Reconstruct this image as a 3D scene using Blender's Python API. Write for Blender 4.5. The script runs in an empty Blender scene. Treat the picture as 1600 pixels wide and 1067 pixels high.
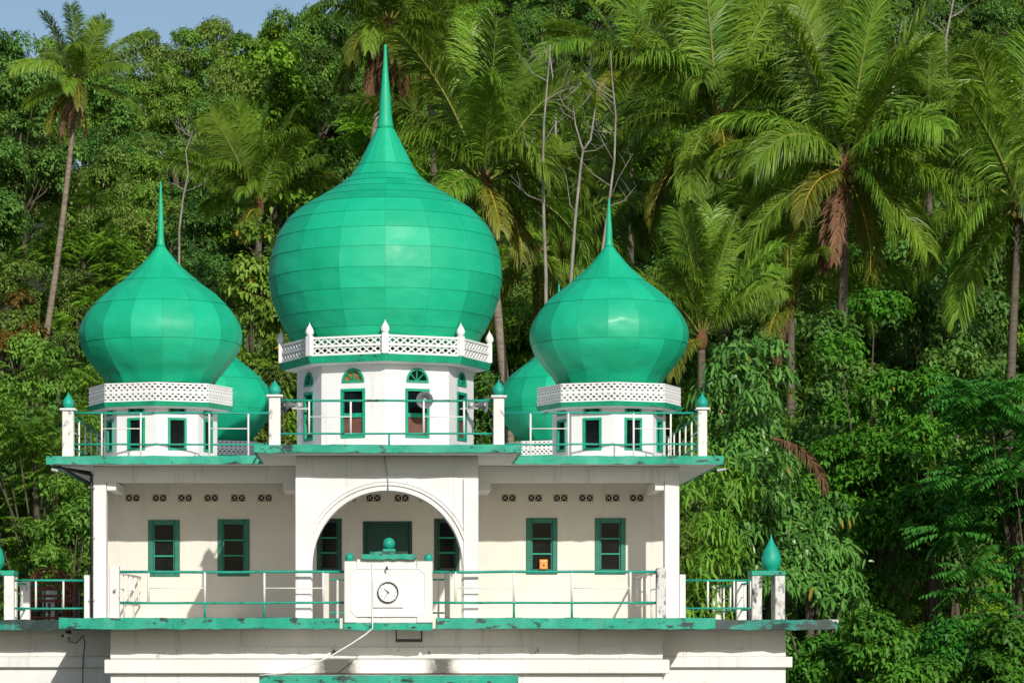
import bpy, math, random
import numpy as np
from mathutils import Vector, Matrix
R = math.radians
scene = bpy.context.scene
col = scene.collection

# ------------------------------------------------------------------ camera, sky, sun, exposure
DIST, FPX, VX, VY, EYE = 58.0, 4524.0, 606.0, 990.0, 3.7
cam_d = bpy.data.cameras.new("camera")
cam_d.sensor_width = 36.0
cam_d.lens = 36.0 * FPX / 1600.0
cam_d.shift_x = (800.0 - VX) / 1600.0
cam_d.shift_y = (VY - 533.5) / 1600.0
cam_d.clip_start, cam_d.clip_end = 0.5, 3000.0
cam = bpy.data.objects.new("camera", cam_d)
cam.location = (0, -DIST, EYE)
cam.rotation_euler = (R(90), 0, 0)
col.objects.link(cam)
scene.camera = cam

SUN = Vector((0.275, -1.0, 0.51)).normalized()
world = bpy.data.worlds.new("World")
scene.world = world
world.use_nodes = True
wn = world.node_tree.nodes
wbg = wn["Background"]
sky = wn.new("ShaderNodeTexSky")
sky.sky_type = 'NISHITA'
sky.sun_disc = False
sky.sun_elevation = math.asin(SUN.z)
sky.sun_rotation = math.atan2(SUN.x, SUN.y)
sky.air_density, sky.dust_density, sky.ozone_density = 1.0, 0.9, 1.6
world.node_tree.links.new(sky.outputs[0], wbg.inputs[0])
wbg.inputs[1].default_value = 0.095
sun_d = bpy.data.lights.new("sun", 'SUN')
sun_d.energy = 3.95
sun_d.angle = R(0.55)
sun_d.color = (1.0, 0.965, 0.90)
sun = bpy.data.objects.new("sun", sun_d)
sun.rotation_euler = SUN.to_track_quat('Z', 'Y').to_euler()
sun.location = (20, -60, 40)
col.objects.link(sun)
vs = scene.view_settings
vs.view_transform = 'Standard'
vs.look = 'None'
vs.exposure = 0.0
vs.gamma = 1.0
vs.use_curve_mapping = False
scene.cycles.use_denoising = True
scene.cycles.max_bounces = 6
scene.cycles.diffuse_bounces = 3
scene.cycles.glossy_bounces = 3
scene.cycles.transmission_bounces = 4
scene.cycles.transparent_max_bounces = 4
scene.cycles.sample_clamp_indirect = 6.0

# ------------------------------------------------------------------ helpers
def PX(px, Y): return (px - VX) * (DIST + Y) / FPX
def PZ(py, Y): return EYE + (VY - py) * (DIST + Y) / FPX

def tag(o, label=None, cat=None, group=None, kind=None):
    if label: o["label"] = label
    if cat: o["category"] = cat
    if group: o["group"] = group
    if kind: o["kind"] = kind
    return o

def empty(name, loc=(0, 0, 0), rz=0.0):
    o = bpy.data.objects.new(name, None)
    o.location = loc
    o.rotation_euler = (0, 0, rz)
    o.empty_display_size = 0.3
    col.objects.link(o)
    return o

def link(name, me, parent=None, loc=(0, 0, 0), rot=(0, 0, 0), scale=None):
    o = bpy.data.objects.new(name, me)
    col.objects.link(o)
    if parent is not None: o.parent = parent
    o.location = loc
    o.rotation_euler = rot
    if scale is not None: o.scale = scale
    return o

def tri_mesh(name, V, T, mats, midx=None, smooth=False):
    """mesh from numpy vertex (N,3) and triangle (M,3) arrays"""
    V = np.asarray(V, dtype=np.float32); T = np.asarray(T, dtype=np.int32)
    me = bpy.data.meshes.new(name)
    me.vertices.add(len(V)); me.vertices.foreach_set("co", V.ravel())
    me.loops.add(T.size); me.loops.foreach_set("vertex_index", T.ravel())
    me.polygons.add(len(T))
    me.polygons.foreach_set("loop_start", np.arange(0, T.size, 3, dtype=np.int32))
    for m in (mats if isinstance(mats, (list, tuple)) else [mats]): me.materials.append(m)
    if midx is not None: me.polygons.foreach_set("material_index", np.asarray(midx, dtype=np.int32))
    if smooth: me.polygons.foreach_set("use_smooth", np.ones(len(T), dtype=bool))
    me.update(calc_edges=True)
    return me

class MB:
    def __init__(s): s.v = []; s.f = []
    def add(s, vs_, fs):
        b = len(s.v); s.v += [tuple(p) for p in vs_]; s.f += [tuple(b + i for i in f) for f in fs]; return s
    def box(s, x0, x1, y0, y1, z0, z1):
        return s.add([(x0,y0,z0),(x1,y0,z0),(x1,y1,z0),(x0,y1,z0),(x0,y0,z1),(x1,y0,z1),(x1,y1,z1),(x0,y1,z1)],
                     [(0,3,2,1),(4,5,6,7),(0,1,5,4),(1,2,6,5),(2,3,7,6),(3,0,4,7)])
    def rbox(s, x0, x1, y0, y1, z0, z1, b=0.012):
        """box with chamfered edges all round"""
        vs_ = []
        for (xa, xb, ya, yb, z) in ((x0+b,x1-b,y0+b,y1-b,z0),(x0,x1,y0,y1,z0+b),(x0,x1,y0,y1,z1-b),(x0+b,x1-b,y0+b,y1-b,z1)):
            if z in (z0, z1):
                vs_ += [(xa,ya,z),(xb,ya,z),(xb,yb,z),(xa,yb,z)]
            else:
                vs_ += [(xa+b,ya,z),(xb-b,ya,z),(xb,ya+b,z),(xb,yb-b,z),(xb-b,yb,z),(xa+b,yb,z),(xa,yb-b,z),(xa,ya+b,z)]
        B, L1, L2, T = 0, 4, 12, 20
        f = [(3,2,1,0), (20,21,22,23)]
        for i in range(8): f.append((L1+i, L1+(i+1)%8, L2+(i+1)%8, L2+i))
        cor = [(7,0,0),(1,2,1),(3,4,2),(5,6,3)]
        for a, c, k in cor:
            f.append((L1+a, L1+c, k)[::-1]); f.append((L2+a, L2+c, T+k))
        for (a, c, k0, k1) in ((0,1,0,1),(2,3,1,2),(4,5,2,3),(6,7,3,0)):
            f.append((k0, k1, L1+c, L1+a)); f.append((L2+a, L2+c, T+k1, T+k0))
        return s.add(vs_, f)
    def tube(s, pts, rad, n=8, cap=True):
        pts = [Vector(p) for p in pts]
        if not isinstance(rad, (list, tuple)): rad = [rad] * len(pts)
        b = len(s.v); prev = None
        for i, p in enumerate(pts):
            t = (pts[min(i+1, len(pts)-1)] - pts[max(i-1, 0)]).normalized()
            if prev is None:
                a = Vector((0,0,1)) if abs(t.z) < .9 else Vector((1,0,0))
                u = t.cross(a).normalized()
            else:
                u = (prev - t * prev.dot(t)).normalized()
            prev = u; w = t.cross(u)
            for k in range(n):
                an = 2 * math.pi * k / n
                s.v.append(tuple(p + (u * math.cos(an) + w * math.sin(an)) * rad[i]))
        for i in range(len(pts) - 1):
            for k in range(n):
                k2 = (k + 1) % n
                s.f.append((b+i*n+k, b+i*n+k2, b+(i+1)*n+k2, b+(i+1)*n+k))
        if cap:
            s.f.append(tuple(b + k for k in range(n))[::-1])
            s.f.append(tuple(b + (len(pts)-1)*n + k for k in range(n)))
        return s
    def lathe(s, prof, cx=0, cy=0, n=16):
        b = len(s.v)
        for r, z in prof:
            for k in range(n):
                a = 2 * math.pi * k / n
                s.v.append((cx + r * math.cos(a), cy + r * math.sin(a), z))
        for i in range(len(prof) - 1):
            for k in range(n):
                k2 = (k + 1) % n
                s.f.append((b+i*n+k, b+i*n+k2, b+(i+1)*n+k2, b+(i+1)*n+k))
        s.f.append(tuple(b + k for k in range(n))[::-1])
        s.f.append(tuple(b + (len(prof)-1)*n + k for k in range(n)))
        return s
    def prism(s, poly, y0, y1):
        """poly: (x,z) counter-clockwise seen from -y"""
        n = len(poly)
        s.add([(x, y0, z) for x, z in poly] + [(x, y1, z) for x, z in poly],
              [tuple(range(n)), tuple(range(2*n-1, n-1, -1))] + [(i, n+i, n+(i+1)%n, (i+1)%n) for i in range(n)])
        return s
    def mesh(s, name, mat, smooth=False):
        me = bpy.data.meshes.new(name)
        me.from_pydata(s.v, [], s.f)
        if mat is not None: me.materials.append(mat)
        if smooth: me.polygons.foreach_set("use_smooth", [True] * len(me.polygons))
        me.update()
        return me
    def build(s, name, mat, parent=None, smooth=False, loc=(0,0,0), rot=(0,0,0)):
        return link(name, s.mesh(name, mat, smooth), parent, loc, rot)

def rect_hole(x0, x1, z0, z1):
    return dict(xs=[x0, x1], lo=lambda x: z0, hi=lambda x: z1, out=[(x0,z0),(x1,z0),(x1,z1),(x0,z1)])
def arch_hole(xc, r, zs, z0, n=14, ry=None):
    ry = ry or r
    xs = [xc - r * math.cos(math.pi * i / n) for i in range(n + 1)]
    hi = lambda x: zs + ry * math.sqrt(max(0.0, 1 - ((x - xc) / r) ** 2))
    out = [(xc - r, z0), (xc + r, z0)] + [(x, hi(x)) for x in xs[::-1]]
    if abs(z0 - zs) < 1e-6: out = out[:2] + out[3:-1]
    return dict(xs=xs, lo=lambda x: z0, hi=hi, out=out)
def wall_holes(mb, x0, x1, z0, z1, holes, y, depth):
    """wall face in the XZ plane (front towards -y) with real openings and reveals of the given depth"""
    xs = sorted(set([x0, x1] + [round(x, 6) for h in holes for x in h["xs"]]))
    for a, b in zip(xs[:-1], xs[1:]):
        if b - a < 1e-6: continue
        m = (a + b) / 2
        hs = sorted([h for h in holes if min(h["xs"]) < m < max(h["xs"])], key=lambda h: h["lo"](m))
        za, zb = z0, z0
        for h in hs + [None]:
            ta, tb = (z1, z1) if h is None else (h["lo"](a), h["lo"](b))
            if ta - za > 1e-6 or tb - zb > 1e-6:
                mb.add([(a,y,za),(b,y,zb),(b,y,tb),(a,y,ta)], [(0,1,2,3)])
            if h is not None: za, zb = h["hi"](a), h["hi"](b)
    for h in holes:
        o = h["out"]; n = len(o)
        mb.add([(x,y,z) for x,z in o] + [(x,y+depth,z) for x,z in o],
               [((i+1)%n, i, n+i, n+(i+1)%n) for i in range(n)])
    return mb

# ------------------------------------------------------------------ materials
def mat_new(name):
    m = bpy.data.materials.new(name); m.use_nodes = True
    nt = m.node_tree; b = nt.nodes["Principled BSDF"]
    return m, nt, b
def N(nt, t, **kw):
    n = nt.nodes.new(t)
    for k, v in kw.items(): setattr(n, k, v)
    return n
def noise(nt, scale, detail=4, rough=.55, coord="Object", stretch=None):
    tc = N(nt, "ShaderNodeTexCoord"); n = N(nt, "ShaderNodeTexNoise")
    n.inputs["Scale"].default_value = scale; n.inputs["Detail"].default_value = detail; n.inputs["Roughness"].default_value = rough
    if coord == "World":
        g = N(nt, "ShaderNodeNewGeometry"); src = g.outputs["Position"]
    else: src = tc.outputs[coord]
    if stretch:
        mp = N(nt, "ShaderNodeMapping"); mp.inputs["Scale"].default_value = stretch
        nt.links.new(src, mp.inputs[0]); src = mp.outputs[0]
    nt.links.new(src, n.inputs["Vector"])
    return n.outputs["Fac"]
def ramp(nt, fac, stops):
    r = N(nt, "ShaderNodeValToRGB"); e = r.color_ramp.elements
    while len(e) < len(stops): e.new(0.5)
    for i, (p, c) in enumerate(stops):
        e[i].position = p; e[i].color = (*c, 1) if len(c) == 3 else c
    nt.links.new(fac, r.inputs[0]); return r.outputs[0]
def mix(nt, fac, a, b, mode='MIX'):
    m = N(nt, "ShaderNodeMix", data_type='RGBA', blend_type=mode)
    if isinstance(fac, (int, float)): m.inputs[0].default_value = fac
    else: nt.links.new(fac, m.inputs[0])
    for i, c in ((6, a), (7, b)):
        if isinstance(c, (tuple, list)): m.inputs[i].default_value = (*c, 1)
        else: nt.links.new(c, m.inputs[i])
    return m.outputs[2]
def math_n(nt, op, a, b=None, clamp=False):
    m = N(nt, "ShaderNodeMath", operation=op, use_clamp=clamp)
    for i, c in ((0, a), (1, b)):
        if c is None: continue
        if isinstance(c, (int, float)): m.inputs[i].default_value = c
        else: nt.links.new(c, m.inputs[i])
    return m.outputs[0]
def bump(nt, b, h, strength=.3, dist=.02):
    n = N(nt, "ShaderNodeBump"); n.inputs["Strength"].default_value = strength; n.inputs["Distance"].default_value = dist
    nt.links.new(h, n.inputs["Height"]); nt.links.new(n.outputs[0], b.inputs["Normal"])

def plain(name, c, rough=.6, metal=0.0, var=.12, scale=6.0):
    m, nt, b = mat_new(name)
    n = noise(nt, scale, coord="World")
    dark = tuple(x * (1 - var) for x in c); lite = tuple(min(1, x * (1 + var)) for x in c)
    nt.links.new(ramp(nt, n, [(.3, dark), (.7, lite)]), b.inputs["Base Color"])
    b.inputs["Roughness"].default_value = rough; b.inputs["Metallic"].default_value = metal
    return m

def plaster(name, c, grime=.25, mould=0.0, mould_scale=3.0, streak=.35):
    """painted render: blotches, rain streaks and (for weathered pieces) black mould patches"""
    m, nt, b = mat_new(name)
    base = ramp(nt, noise(nt, 1.3, 5, .6, "World"), [(.3, tuple(x * .90 for x in c)), (.7, c)])
    st = noise(nt, 1.0, 5, .65, "World", (5.0, 5.0, .35))
    base = mix(nt, math_n(nt, 'MULTIPLY', ramp(nt, st, [(.56, (0,0,0)), (.78, (1,1,1))]), streak), base, (.34, .33, .28))
    if grime:
        g = noise(nt, 7.0, 6, .7, "World")
        base = mix(nt, math_n(nt, 'MULTIPLY', ramp(nt, g, [(.60, (0,0,0)), (.74, (1,1,1))]), grime), base, (.22, .21, .17))
    if mould:
        k = noise(nt, mould_scale, 7, .72, "World", (1.0, 1.0, .55))
        base = mix(nt, ramp(nt, k, [(.62 - .22 * mould, (0,0,0)), (.70 - .14 * mould, (1,1,1))]), base, (.035, .037, .032))
    nt.links.new(base, b.inputs["Base Color"])
    b.inputs["Roughness"].default_value = .78
    bump(nt, b, noise(nt, 22, 5, .6, "World"), .25, .01)
    return m

def trim_green(name, c, mould=.5, scale=2.2):
    m, nt, b = mat_new(name)
    base = ramp(nt, noise(nt, 3.0, 5, .6, "World"), [(.3, tuple(x * .78 for x in c)), (.72, tuple(min(1, x * 1.18) for x in c))])
    fl = noise(nt, 14.0, 4, .6, "World", (.35, 1, 1))
    base = mix(nt, math_n(nt, 'MULTIPLY', ramp(nt, fl, [(.60, (0,0,0)), (.68, (1,1,1))]), .35), base, (.02, .36, .25))
    if mould:
        k = noise(nt, scale, 5, .66, "World", (.7, 1.0, 1.5))
        f = ramp(nt, k, [(.64 - .16 * mould, (0,0,0)), (.68 - .14 * mould, (1,1,1))])
        base = mix(nt, f, base, (.010, .030, .024))
        dr = noise(nt, 1.0, 6, .7, "World", (9.0, 9.0, .8))
        base = mix(nt, math_n(nt, 'MULTIPLY', ramp(nt, dr, [(.60, (0,0,0)), (.70, (1,1,1))]), min(.9, mould)), base, (.010, .045, .034))
    nt.links.new(base, b.inputs["Base Color"])
    b.inputs["Roughness"].default_value = .55
    bump(nt, b, noise(nt, 18, 5, .65, "World"), .4, .012)
    return m

def dome_paint():
    m, nt, b = mat_new("dome_paint")
    oi = N(nt, "ShaderNodeObjectInfo")
    a = (.001, .365, .182); l = (.004, .445, .232)
    base = ramp(nt, oi.outputs["Random"], [(0, a), (1, l)])
    n1 = noise(nt, 1.6, 5, .6, "World")
    base = mix(nt, math_n(nt, 'MULTIPLY', ramp(nt, n1, [(.48, (0,0,0)), (.75, (1,1,1))]), .35), base, (.03, .48, .27))
    n2 = noise(nt, 2.4, 6, .7, "World", (1, 1, .4))
    base = mix(nt, math_n(nt, 'MULTIPLY', ramp(nt, n2, [(.62, (0,0,0)), (.76, (1,1,1))]), .30), base, (.002, .25, .115))
    nt.links.new(base, b.inputs["Base Color"])
    rr = ramp(nt, noise(nt, 2.0, 4, .6, "World"), [(.3, (.50,.50,.50)), (.7, (.66,.66,.66))])
    nt.links.new(rr, b.inputs["Roughness"])
    b.inputs["Specular IOR Level"].default_value = .45
    bump(nt, b, noise(nt, 1.5, 2, .45, "World", (1, 1, 1.8)), .34, .10)
    b.inputs["Coat Weight"].default_value = .05; b.inputs["Coat Roughness"].default_value = .22
    return m

M = {}
M["white"] = plaster("white_render", (.77, .765, .74), .22, streak=.5)
M["cream"] = plaster("cream_render", (.72, .68, .595), .10, streak=.22)
M["white_worn"] = plaster("white_worn_render", (.76, .745, .69), .45, .12, 4.0, .5)
M["white_mould"] = plaster("white_mouldy_render", (.66, .65, .60), .6, .62, 5.0, .7)
M["lattice"] = plaster("lattice_white", (.82, .81, .78), .12, streak=.2)
M["trim"] = trim_green("green_slab_paint", (.002, .32, .20), .46, 4.2)
M["trim_dark"] = trim_green("green_slab_paint_mouldy", (.004, .22, .16), 1.25, 1.6)
M["finial"] = trim_green("green_finial_paint", (.004, .34, .235), 0)
M["rail_green"] = trim_green("green_rail_paint", (.004, .30, .20), .30, 5.0)
M["rail_white"] = plaster("white_rail_paint", (.80, .78, .72), .35, 0, streak=.3)
M["ring_green"] = trim_green("green_ring_paint", (.004, .33, .17), .12, 3.0)
M["frame_green"] = plain("green_window_paint", (.003, .145, .092), .45, var=.2)
M["frame_bright"] = plain("green_tower_window_paint", (.006, .30, .165), .45, var=.2)
M["door_green"] = plain("dark_green_door_paint", (.002, .055, .038), .5, var=.2)
M["brown_panel"] = plain("brown_board", (.13, .05, .03), .6, var=.25)
M["amber"] = plain("amber_glass", (.30, .14, .03), .25, var=.3)
M["dome"] = dome_paint()
M["seam"] = plain("dome_seam_dark", (.002, .17, .085), .8)
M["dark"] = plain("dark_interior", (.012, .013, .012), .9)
M["black"] = plain("black_plastic", (.012, .012, .012), .45)
M["grey_metal"] = plain("grey_metal", (.42, .43, .42), .4, .2)
M["horn_in"] = plain("horn_grey", (.15, .16, .17), .55)
M["cable"] = plain("pale_cable", (.72, .71, .66), .5)
M["cable_dark"] = plain("dark_cable", (.04, .04, .035), .6)
M["clock_white"] = plain("clock_face_white", (.82, .82, .80), .35, var=.03)
M["orange"] = plain("orange_card", (.75, .20, .02), .5)
M["orange_red"] = plain("red_print", (.50, .05, .02), .5)
M["yellow"] = plain("yellow_print", (.80, .55, .12), .5)
M["rust"] = plain("rusty_iron", (.16, .055, .022), .85, var=.5, scale=14)
mg, nt, b = mat_new("window_glass")
nt.links.new(ramp(nt, noise(nt, 3.0, 3, .5, "World"), [(.35, (.003,.005,.006)), (.7, (.010,.014,.015))]), b.inputs["Base Color"])
b.inputs["Roughness"].default_value = .12
b.inputs["Specular IOR Level"].default_value = .10
M["glass"] = mg
# moulding under the balcony with the two black mould patches by the canopy
ms = plaster("moulding_stained", (.80, .785, .73), .15, streak=.3)
nt = ms.node_tree; b = nt.nodes["Principled BSDF"]
src = b.inputs["Base Color"].links[0].from_socket
geo = N(nt, "ShaderNodeNewGeometry"); sep = N(nt, "ShaderNodeSeparateXYZ"); nt.links.new(geo.outputs["Position"], sep.inputs[0])
def blob(cx, w):
    d = math_n(nt, 'ABSOLUTE', math_n(nt, 'SUBTRACT', sep.outputs[0], cx))
    return math_n(nt, 'SUBTRACT', 1.0, math_n(nt, 'DIVIDE', d, w), True)
bl = math_n(nt, 'MAXIMUM', blob(PX(526, .6), .62), math_n(nt, 'MULTIPLY', blob(PX(690, .6), .5), .75))
nz = noise(nt, 5.0, 7, .7, "World")
fac = ramp(nt, math_n(nt, 'MULTIPLY', bl, math_n(nt, 'MULTIPLY', nz, 2.0)), [(.16, (0,0,0)), (.60, (.93,.93,.93))])
nt.links.new(mix(nt, fac, src, (.05, .045, .035)), b.inputs["Base Color"])
M["moulding"] = ms
# ------------------------------------------------------------------ the mosque
rng = random.Random(5)
mosque = empty("mosque", (0, 0, 0))
tag(mosque, "white two-storey mosque with green onion domes and railed balconies", "mosque")
YR, YS, YB, YP, YA, YC, YU, YG, YW, YWW = 0.0, -0.3, 5.9, 3.7, 0.3, -0.6, 2.9, 0.75, 3.6, 4.6
ZL0, ZL1 = PZ(982, YS), PZ(965, YS)           # balcony slab
ZU0, ZU1 = PZ(724.5, YU), PZ(712, YU)         # roof slab

def fascia(x0, x1, y0, y1, z0, z1, jit=.014, step=.22):
    """slab edge board with an uneven, chipped outline"""
    mb = MB(); n = max(2, int((x1 - x0) / step))
    for i in range(n + 1):
        x = x0 + (x1 - x0) * i / n
        j = [rng.uniform(-1, 1) * jit for _ in range(4)]
        mb.v += [(x, y0 + j[0], z0 + j[1]), (x, y0 + j[2], z1 + j[3] * .8), (x, y1, z1), (x, y1, z0)]
    for i in range(n):
        a, c = 4 * i, 4 * i + 4
        mb.f += [(a, c, c+1, a+1), (a+1, c+1, c+2, a+2), (a+2, c+2, c+3, a+3), (a+3, c+3, c, a)]
    mb.f += [(0, 1, 2, 3), (4*n+3, 4*n+2, 4*n+1, 4*n)]
    return mb

# --- ground floor: centre block, wings
xg0, xg1 = PX(173, YG), PX(1035, YG)
MB().box(xg0, xg1, YG, 26.5, 0, ZL0).build("ground_floor_wall", M["white"], mosque)
MB().box(PX(173, YG) - .003, PX(1035, YG) + .003, YG - .045, YG - .002, PZ(1028, YG), PZ(1011, YG)).build("wall_lip", M["white_worn"], mosque)
MB().rbox(PX(164, YG), PX(1045, YG), YG - .16, YG + .2, PZ(1051.5, YG - .16), PZ(1030, YG - .16), .015).build("moulding", M["moulding"], mosque)
for sx in (-1, 1):
    xo = sx * 8.6; xi = xg0 if sx < 0 else xg1
    a, c = sorted((xo, xi + (-.004 if sx < 0 else .004)))
    MB().box(a, c, YWW, 23.6, 0, ZL0 - .01).build("wing_wall", M["white"], mosque)
    a2, c2 = (a - .13, c - .002) if sx < 0 else (a + .002, c + .13)
    MB().rbox(a2, c2, YWW - .13, YWW + .1, PZ(1042, YWW), PZ(1025.5, YWW), .012).build("moulding", M["white"], mosque)
    MB().box(a + .001, c - .001, YWW - .04, YWW - .002, PZ(1025, YWW), PZ(1012, YWW)).build("wall_lip", M["white_worn"], mosque)

# --- balcony slab with its green, mouldy edge
MB().box(-6.5, 6.48, YS + .06, YB + .3, ZL0 + .004, ZL1 - .004).build("balcony_slab", M["cream"], mosque)
for (p0, p1, yy) in ((92, 531, YS), (537, 676, YS - .02), (682, 1118, YS)):
    z0, z1 = (ZL0, ZL1) if yy == YS else (PZ(984, yy), PZ(972, yy))
    fascia(PX(p0, yy), PX(p1, yy), yy, yy + .062, z0, z1).build("slab_edge", M["trim"], mosque)
for sx in (-1, 1):
    a, c = (-9.55, -6.56) if sx < 0 else (6.53, 9.52)
    MB().box(a + .01, c - .01, YW + .06, 24.5, ZL0 + .006, ZL1 - .03).build("wing_slab", M["cream"], mosque)
    fascia(a, c, YW, YW + .064, ZL0 - .01, ZL1 - .02, .02).build("slab_edge", M["trim_dark"], mosque)
    xs_ = a if sx < 0 else c
    f_ = fascia(0, 20.8, 0, .06, ZL0 - .01, ZL1 - .02, .02)
    f_.v = [(xs_ + sx * (.06 - y), YW + .07 + x, z) for x, y, z in f_.v]
    f_.build("slab_edge", M["trim_dark"], mosque)
    f_ = fascia(0, 3.9, 0, .06, ZL0, ZL1, .012)
    xe = -6.5 if sx < 0 else 6.48
    f_.v = [(xe + sx * (.06 - y), YS + .07 + x, z) for x, y, z in f_.v]
    f_.build("slab_edge", M["trim"], mosque)
# canopy over the entrance at the foot of the picture
cz = PZ(1055, -1.6)
MB().box(PX(407, -1.6), PX(808, -1.6), -1.54, YG - .01, cz - .24, cz - .012).build("canopy", M["white_mould"], mosque)
fascia(PX(405, -1.6), PX(810, -1.6), -1.6, -1.541, cz - .26, cz, .018).build("canopy_edge", M["trim"], mosque)

# --- upper floor: back wall with its openings
wl, wr = PX(167, YB), PX(1040, YB)
holes = []; win = []
for (a, c, t, bt) in ((231.5, 281, 812, 900.5), (340, 390, 811, 900), (822, 871, 809, 897), (929.5, 977.6, 809, 897)):
    h = (PX(a, YB), PX(c, YB), PZ(bt, YB), PZ(t, YB)); win.append(h)
    holes.append(rect_hole(*h))
vents = []
for px in (207, 249, 289, 330, 372, 414, 545, 583.5, 627.5, 666, 795, 836, 876, 916, 957, 995):
    h = (PX(px - 11.5, YB), PX(px + 11.5, YB), PZ(783.5, YB), PZ(771.5, YB)); vents.append(h)
    holes.append(rect_hole(*h))
door = (PX(567, YB), PX(644, YB), ZL1 + .005, PZ(814, YB))
holes.append(rect_hole(*door))
side_doors = []
for (a, c) in ((495, 534), (678.5, 718)):
    h = (PX(a, YB), PX(c, YB), PZ(893, YB), PZ(810, YB)); side_doors.append(h); holes.append(rect_hole(*h))
mb = wall_holes(MB(), wl, wr, ZL1 - .1, ZU0, holes, YB, .16)
mb.box(wl, wr, YB + .55, YB + .6, ZL1 - .1, ZU0)
mb.build("upper_wall", M["cream"], mosque)
for x in (wl, wr):
    sgn = -1 if x < 0 else 1
    a, c = sorted((x, x - sgn * .2))
    MB().box(a, c, YB + .003, 26.0, ZL1 - .1, ZU0 - .002).build("side_wall", M["white"], mosque)
# dark room behind the openings
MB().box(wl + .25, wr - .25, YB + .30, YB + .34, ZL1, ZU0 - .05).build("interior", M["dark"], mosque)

def three_pane_window(h, fm, bars=2, frame=.115):
    x0, x1, z0, z1 = h; y = YB
    mb = MB()
    for (a, c, d, e) in ((x0, x0 + frame, z0, z1), (x1 - frame, x1, z0, z1), (x0 + frame, x1 - frame, z1 - frame, z1), (x0 + frame, x1 - frame, z0, z0 + frame)):
        mb.rbox(a + .001, c - .001, y - .03, y + .10, d + .001, e - .001, .01)
    ix0, ix1, iz0, iz1 = x0 + frame, x1 - frame, z0 + frame, z1 - frame
    o = mb.build("window", fm, mosque)
    hh = (iz1 - iz0) / (bars + 1)
    for i in range(bars):
        z = iz0 + hh * (i + 1)
        MB().rbox(ix0 - .002, ix1 + .002, y + .015, y + .06, z - .017, z + .017, .006).build("glazing_bar", M["frame_bright"], o)
    for i in range(bars + 1):
        za = iz0 + hh * i
        MB().box(ix0 - .001, ix1 + .001, y + .066 + .003 * i, y + .074 + .003 * i, za - .002, za + hh + .002).build("pane", M["glass"], o, rot=(0, 0, 0))
    # shallow inner sash
    s_ = MB()
    for (a, c) in ((ix0, ix0 + .03), (ix1 - .03, ix1)): s_.box(a, c, y + .02, y + .063, iz0, iz1)
    s_.build("sash", fm, o)
    return o
for h in win: three_pane_window(h, M["frame_green"])
for h in side_doors: three_pane_window(h, M["door_green"], 2, .09)
mb = MB()
x0, x1, z0, z1 = door
for (a, c) in ((x0, x0 + .07), (x1 - .07, x1)): mb.rbox(a, c, YB - .02, YB + .12, z0, z1, .01)
mb.rbox(x0 + .07, x1 - .07, YB - .02, YB + .12, z1 - .07, z1 - .001, .01)
d_ = mb.build("door", M["door_green"], mosque)
xm = (x0 + x1) / 2
for (a, c) in ((x0 + .071, xm - .004), (xm + .004, x1 - .071)):
    lf = MB().box(a, c, YB + .05, YB + .09, z0, z1 - .071).build("door_leaf", M["door_green"], d_)
# vent blocks: pierced concrete
def vent_block(w, h):
    mb = MB(); t = .014
    mb.box(0, w, .01, .06, 0, t).box(0, w, .01, .06, h - t, h).box(0, t, .01, .06, t, h - t).box(w - t, w, .01, .06, t, h - t)
    mb.box(w/2 - t*.8, w/2 + t*.8, .012, .058, t, h - t)
    for (a, c) in ((t, w/2 - t*.8), (w/2 + t*.8, w - t)):
        n = 3
        for d in (1, -1):
            p = [(a, t), (c, h - t)] if d > 0 else [(a, h - t), (c, t)]
            mb.tube([(p[0][0], .035, p[0][1]), (p[1][0], .03, p[1][1])], .008, 4)
    return mb.mesh("vent_block", M["cream"])
vm = vent_block(vents[0][1] - vents[0][0] - .004, vents[0][3] - vents[0][2] - .004)
for h in vents: link("vent_block", vm, mosque, (h[0] + .002, YB + .01, h[2] + .002))

# --- pillars, beams, brackets at the veranda front
pl, pr = (PX(145.5, YP), PX(166, YP)), (PX(1038.5, YP), PX(1061.5, YP))
for a, c in (pl, pr):
    MB().rbox(a, c, YP, YP + .34, ZL1 - .05, ZU0 - .002, .012).build("pillar", M["white"], mosque)
zb = PZ(753, YP)
for (a, c) in ((pl[1] + .002, PX(463, YA) - .0), (PX(746, YA), pr[0] - .002)):
    MB().box(a, c, YP + .02, YP + .32, zb, ZU0 - .003).build("beam", M["white"], mosque)
for (a, c) in ((PX(167, YP), PX(181, YP)), (PX(442, YP), PX(461, YP)), (PX(748, YP), PX(767, YP)), (PX(1024, YP), PX(1037.5, YP))):
    MB().box(a, c, YP + .03, YB - .002, zb - .17, zb - .002).build("bracket", M["white"], mosque)
# short wall stubs outside the pillars where the wing railings end, and the downpipe
MB().rbox(PX(131, YP), PX(141, YP), YP + .02, YP + .3, ZL1 - .05, PZ(898, YP)).build("railing_stub", M["white"], mosque)
MB().rbox(PX(1062.2, YP), PX(1071.5, YP), YP + .02, YP + .3, ZL1 - .05, PZ(897, YP)).build("railing_stub", M["white_worn"], mosque)
xp = PX(142.8, YP - .06)
dp = MB().tube([(xp, YP - .06, PZ(964, YP)), (xp, YP - .06, PZ(745, YP)), (xp - .02, YP - .02, PZ(738, YP)), (xp - .62, YP + .1, PZ(731, YP))], .027, 8).build("downpipe", M["black"], mosque, True)
for py in (762, 840, 937):
    MB().tube([(xp - .06, YP - .05, PZ(py, YP)), (xp + .07, YP - .05, PZ(py, YP))], .014, 6).build("pipe_clamp", M["grey_metal"], dp)
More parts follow.
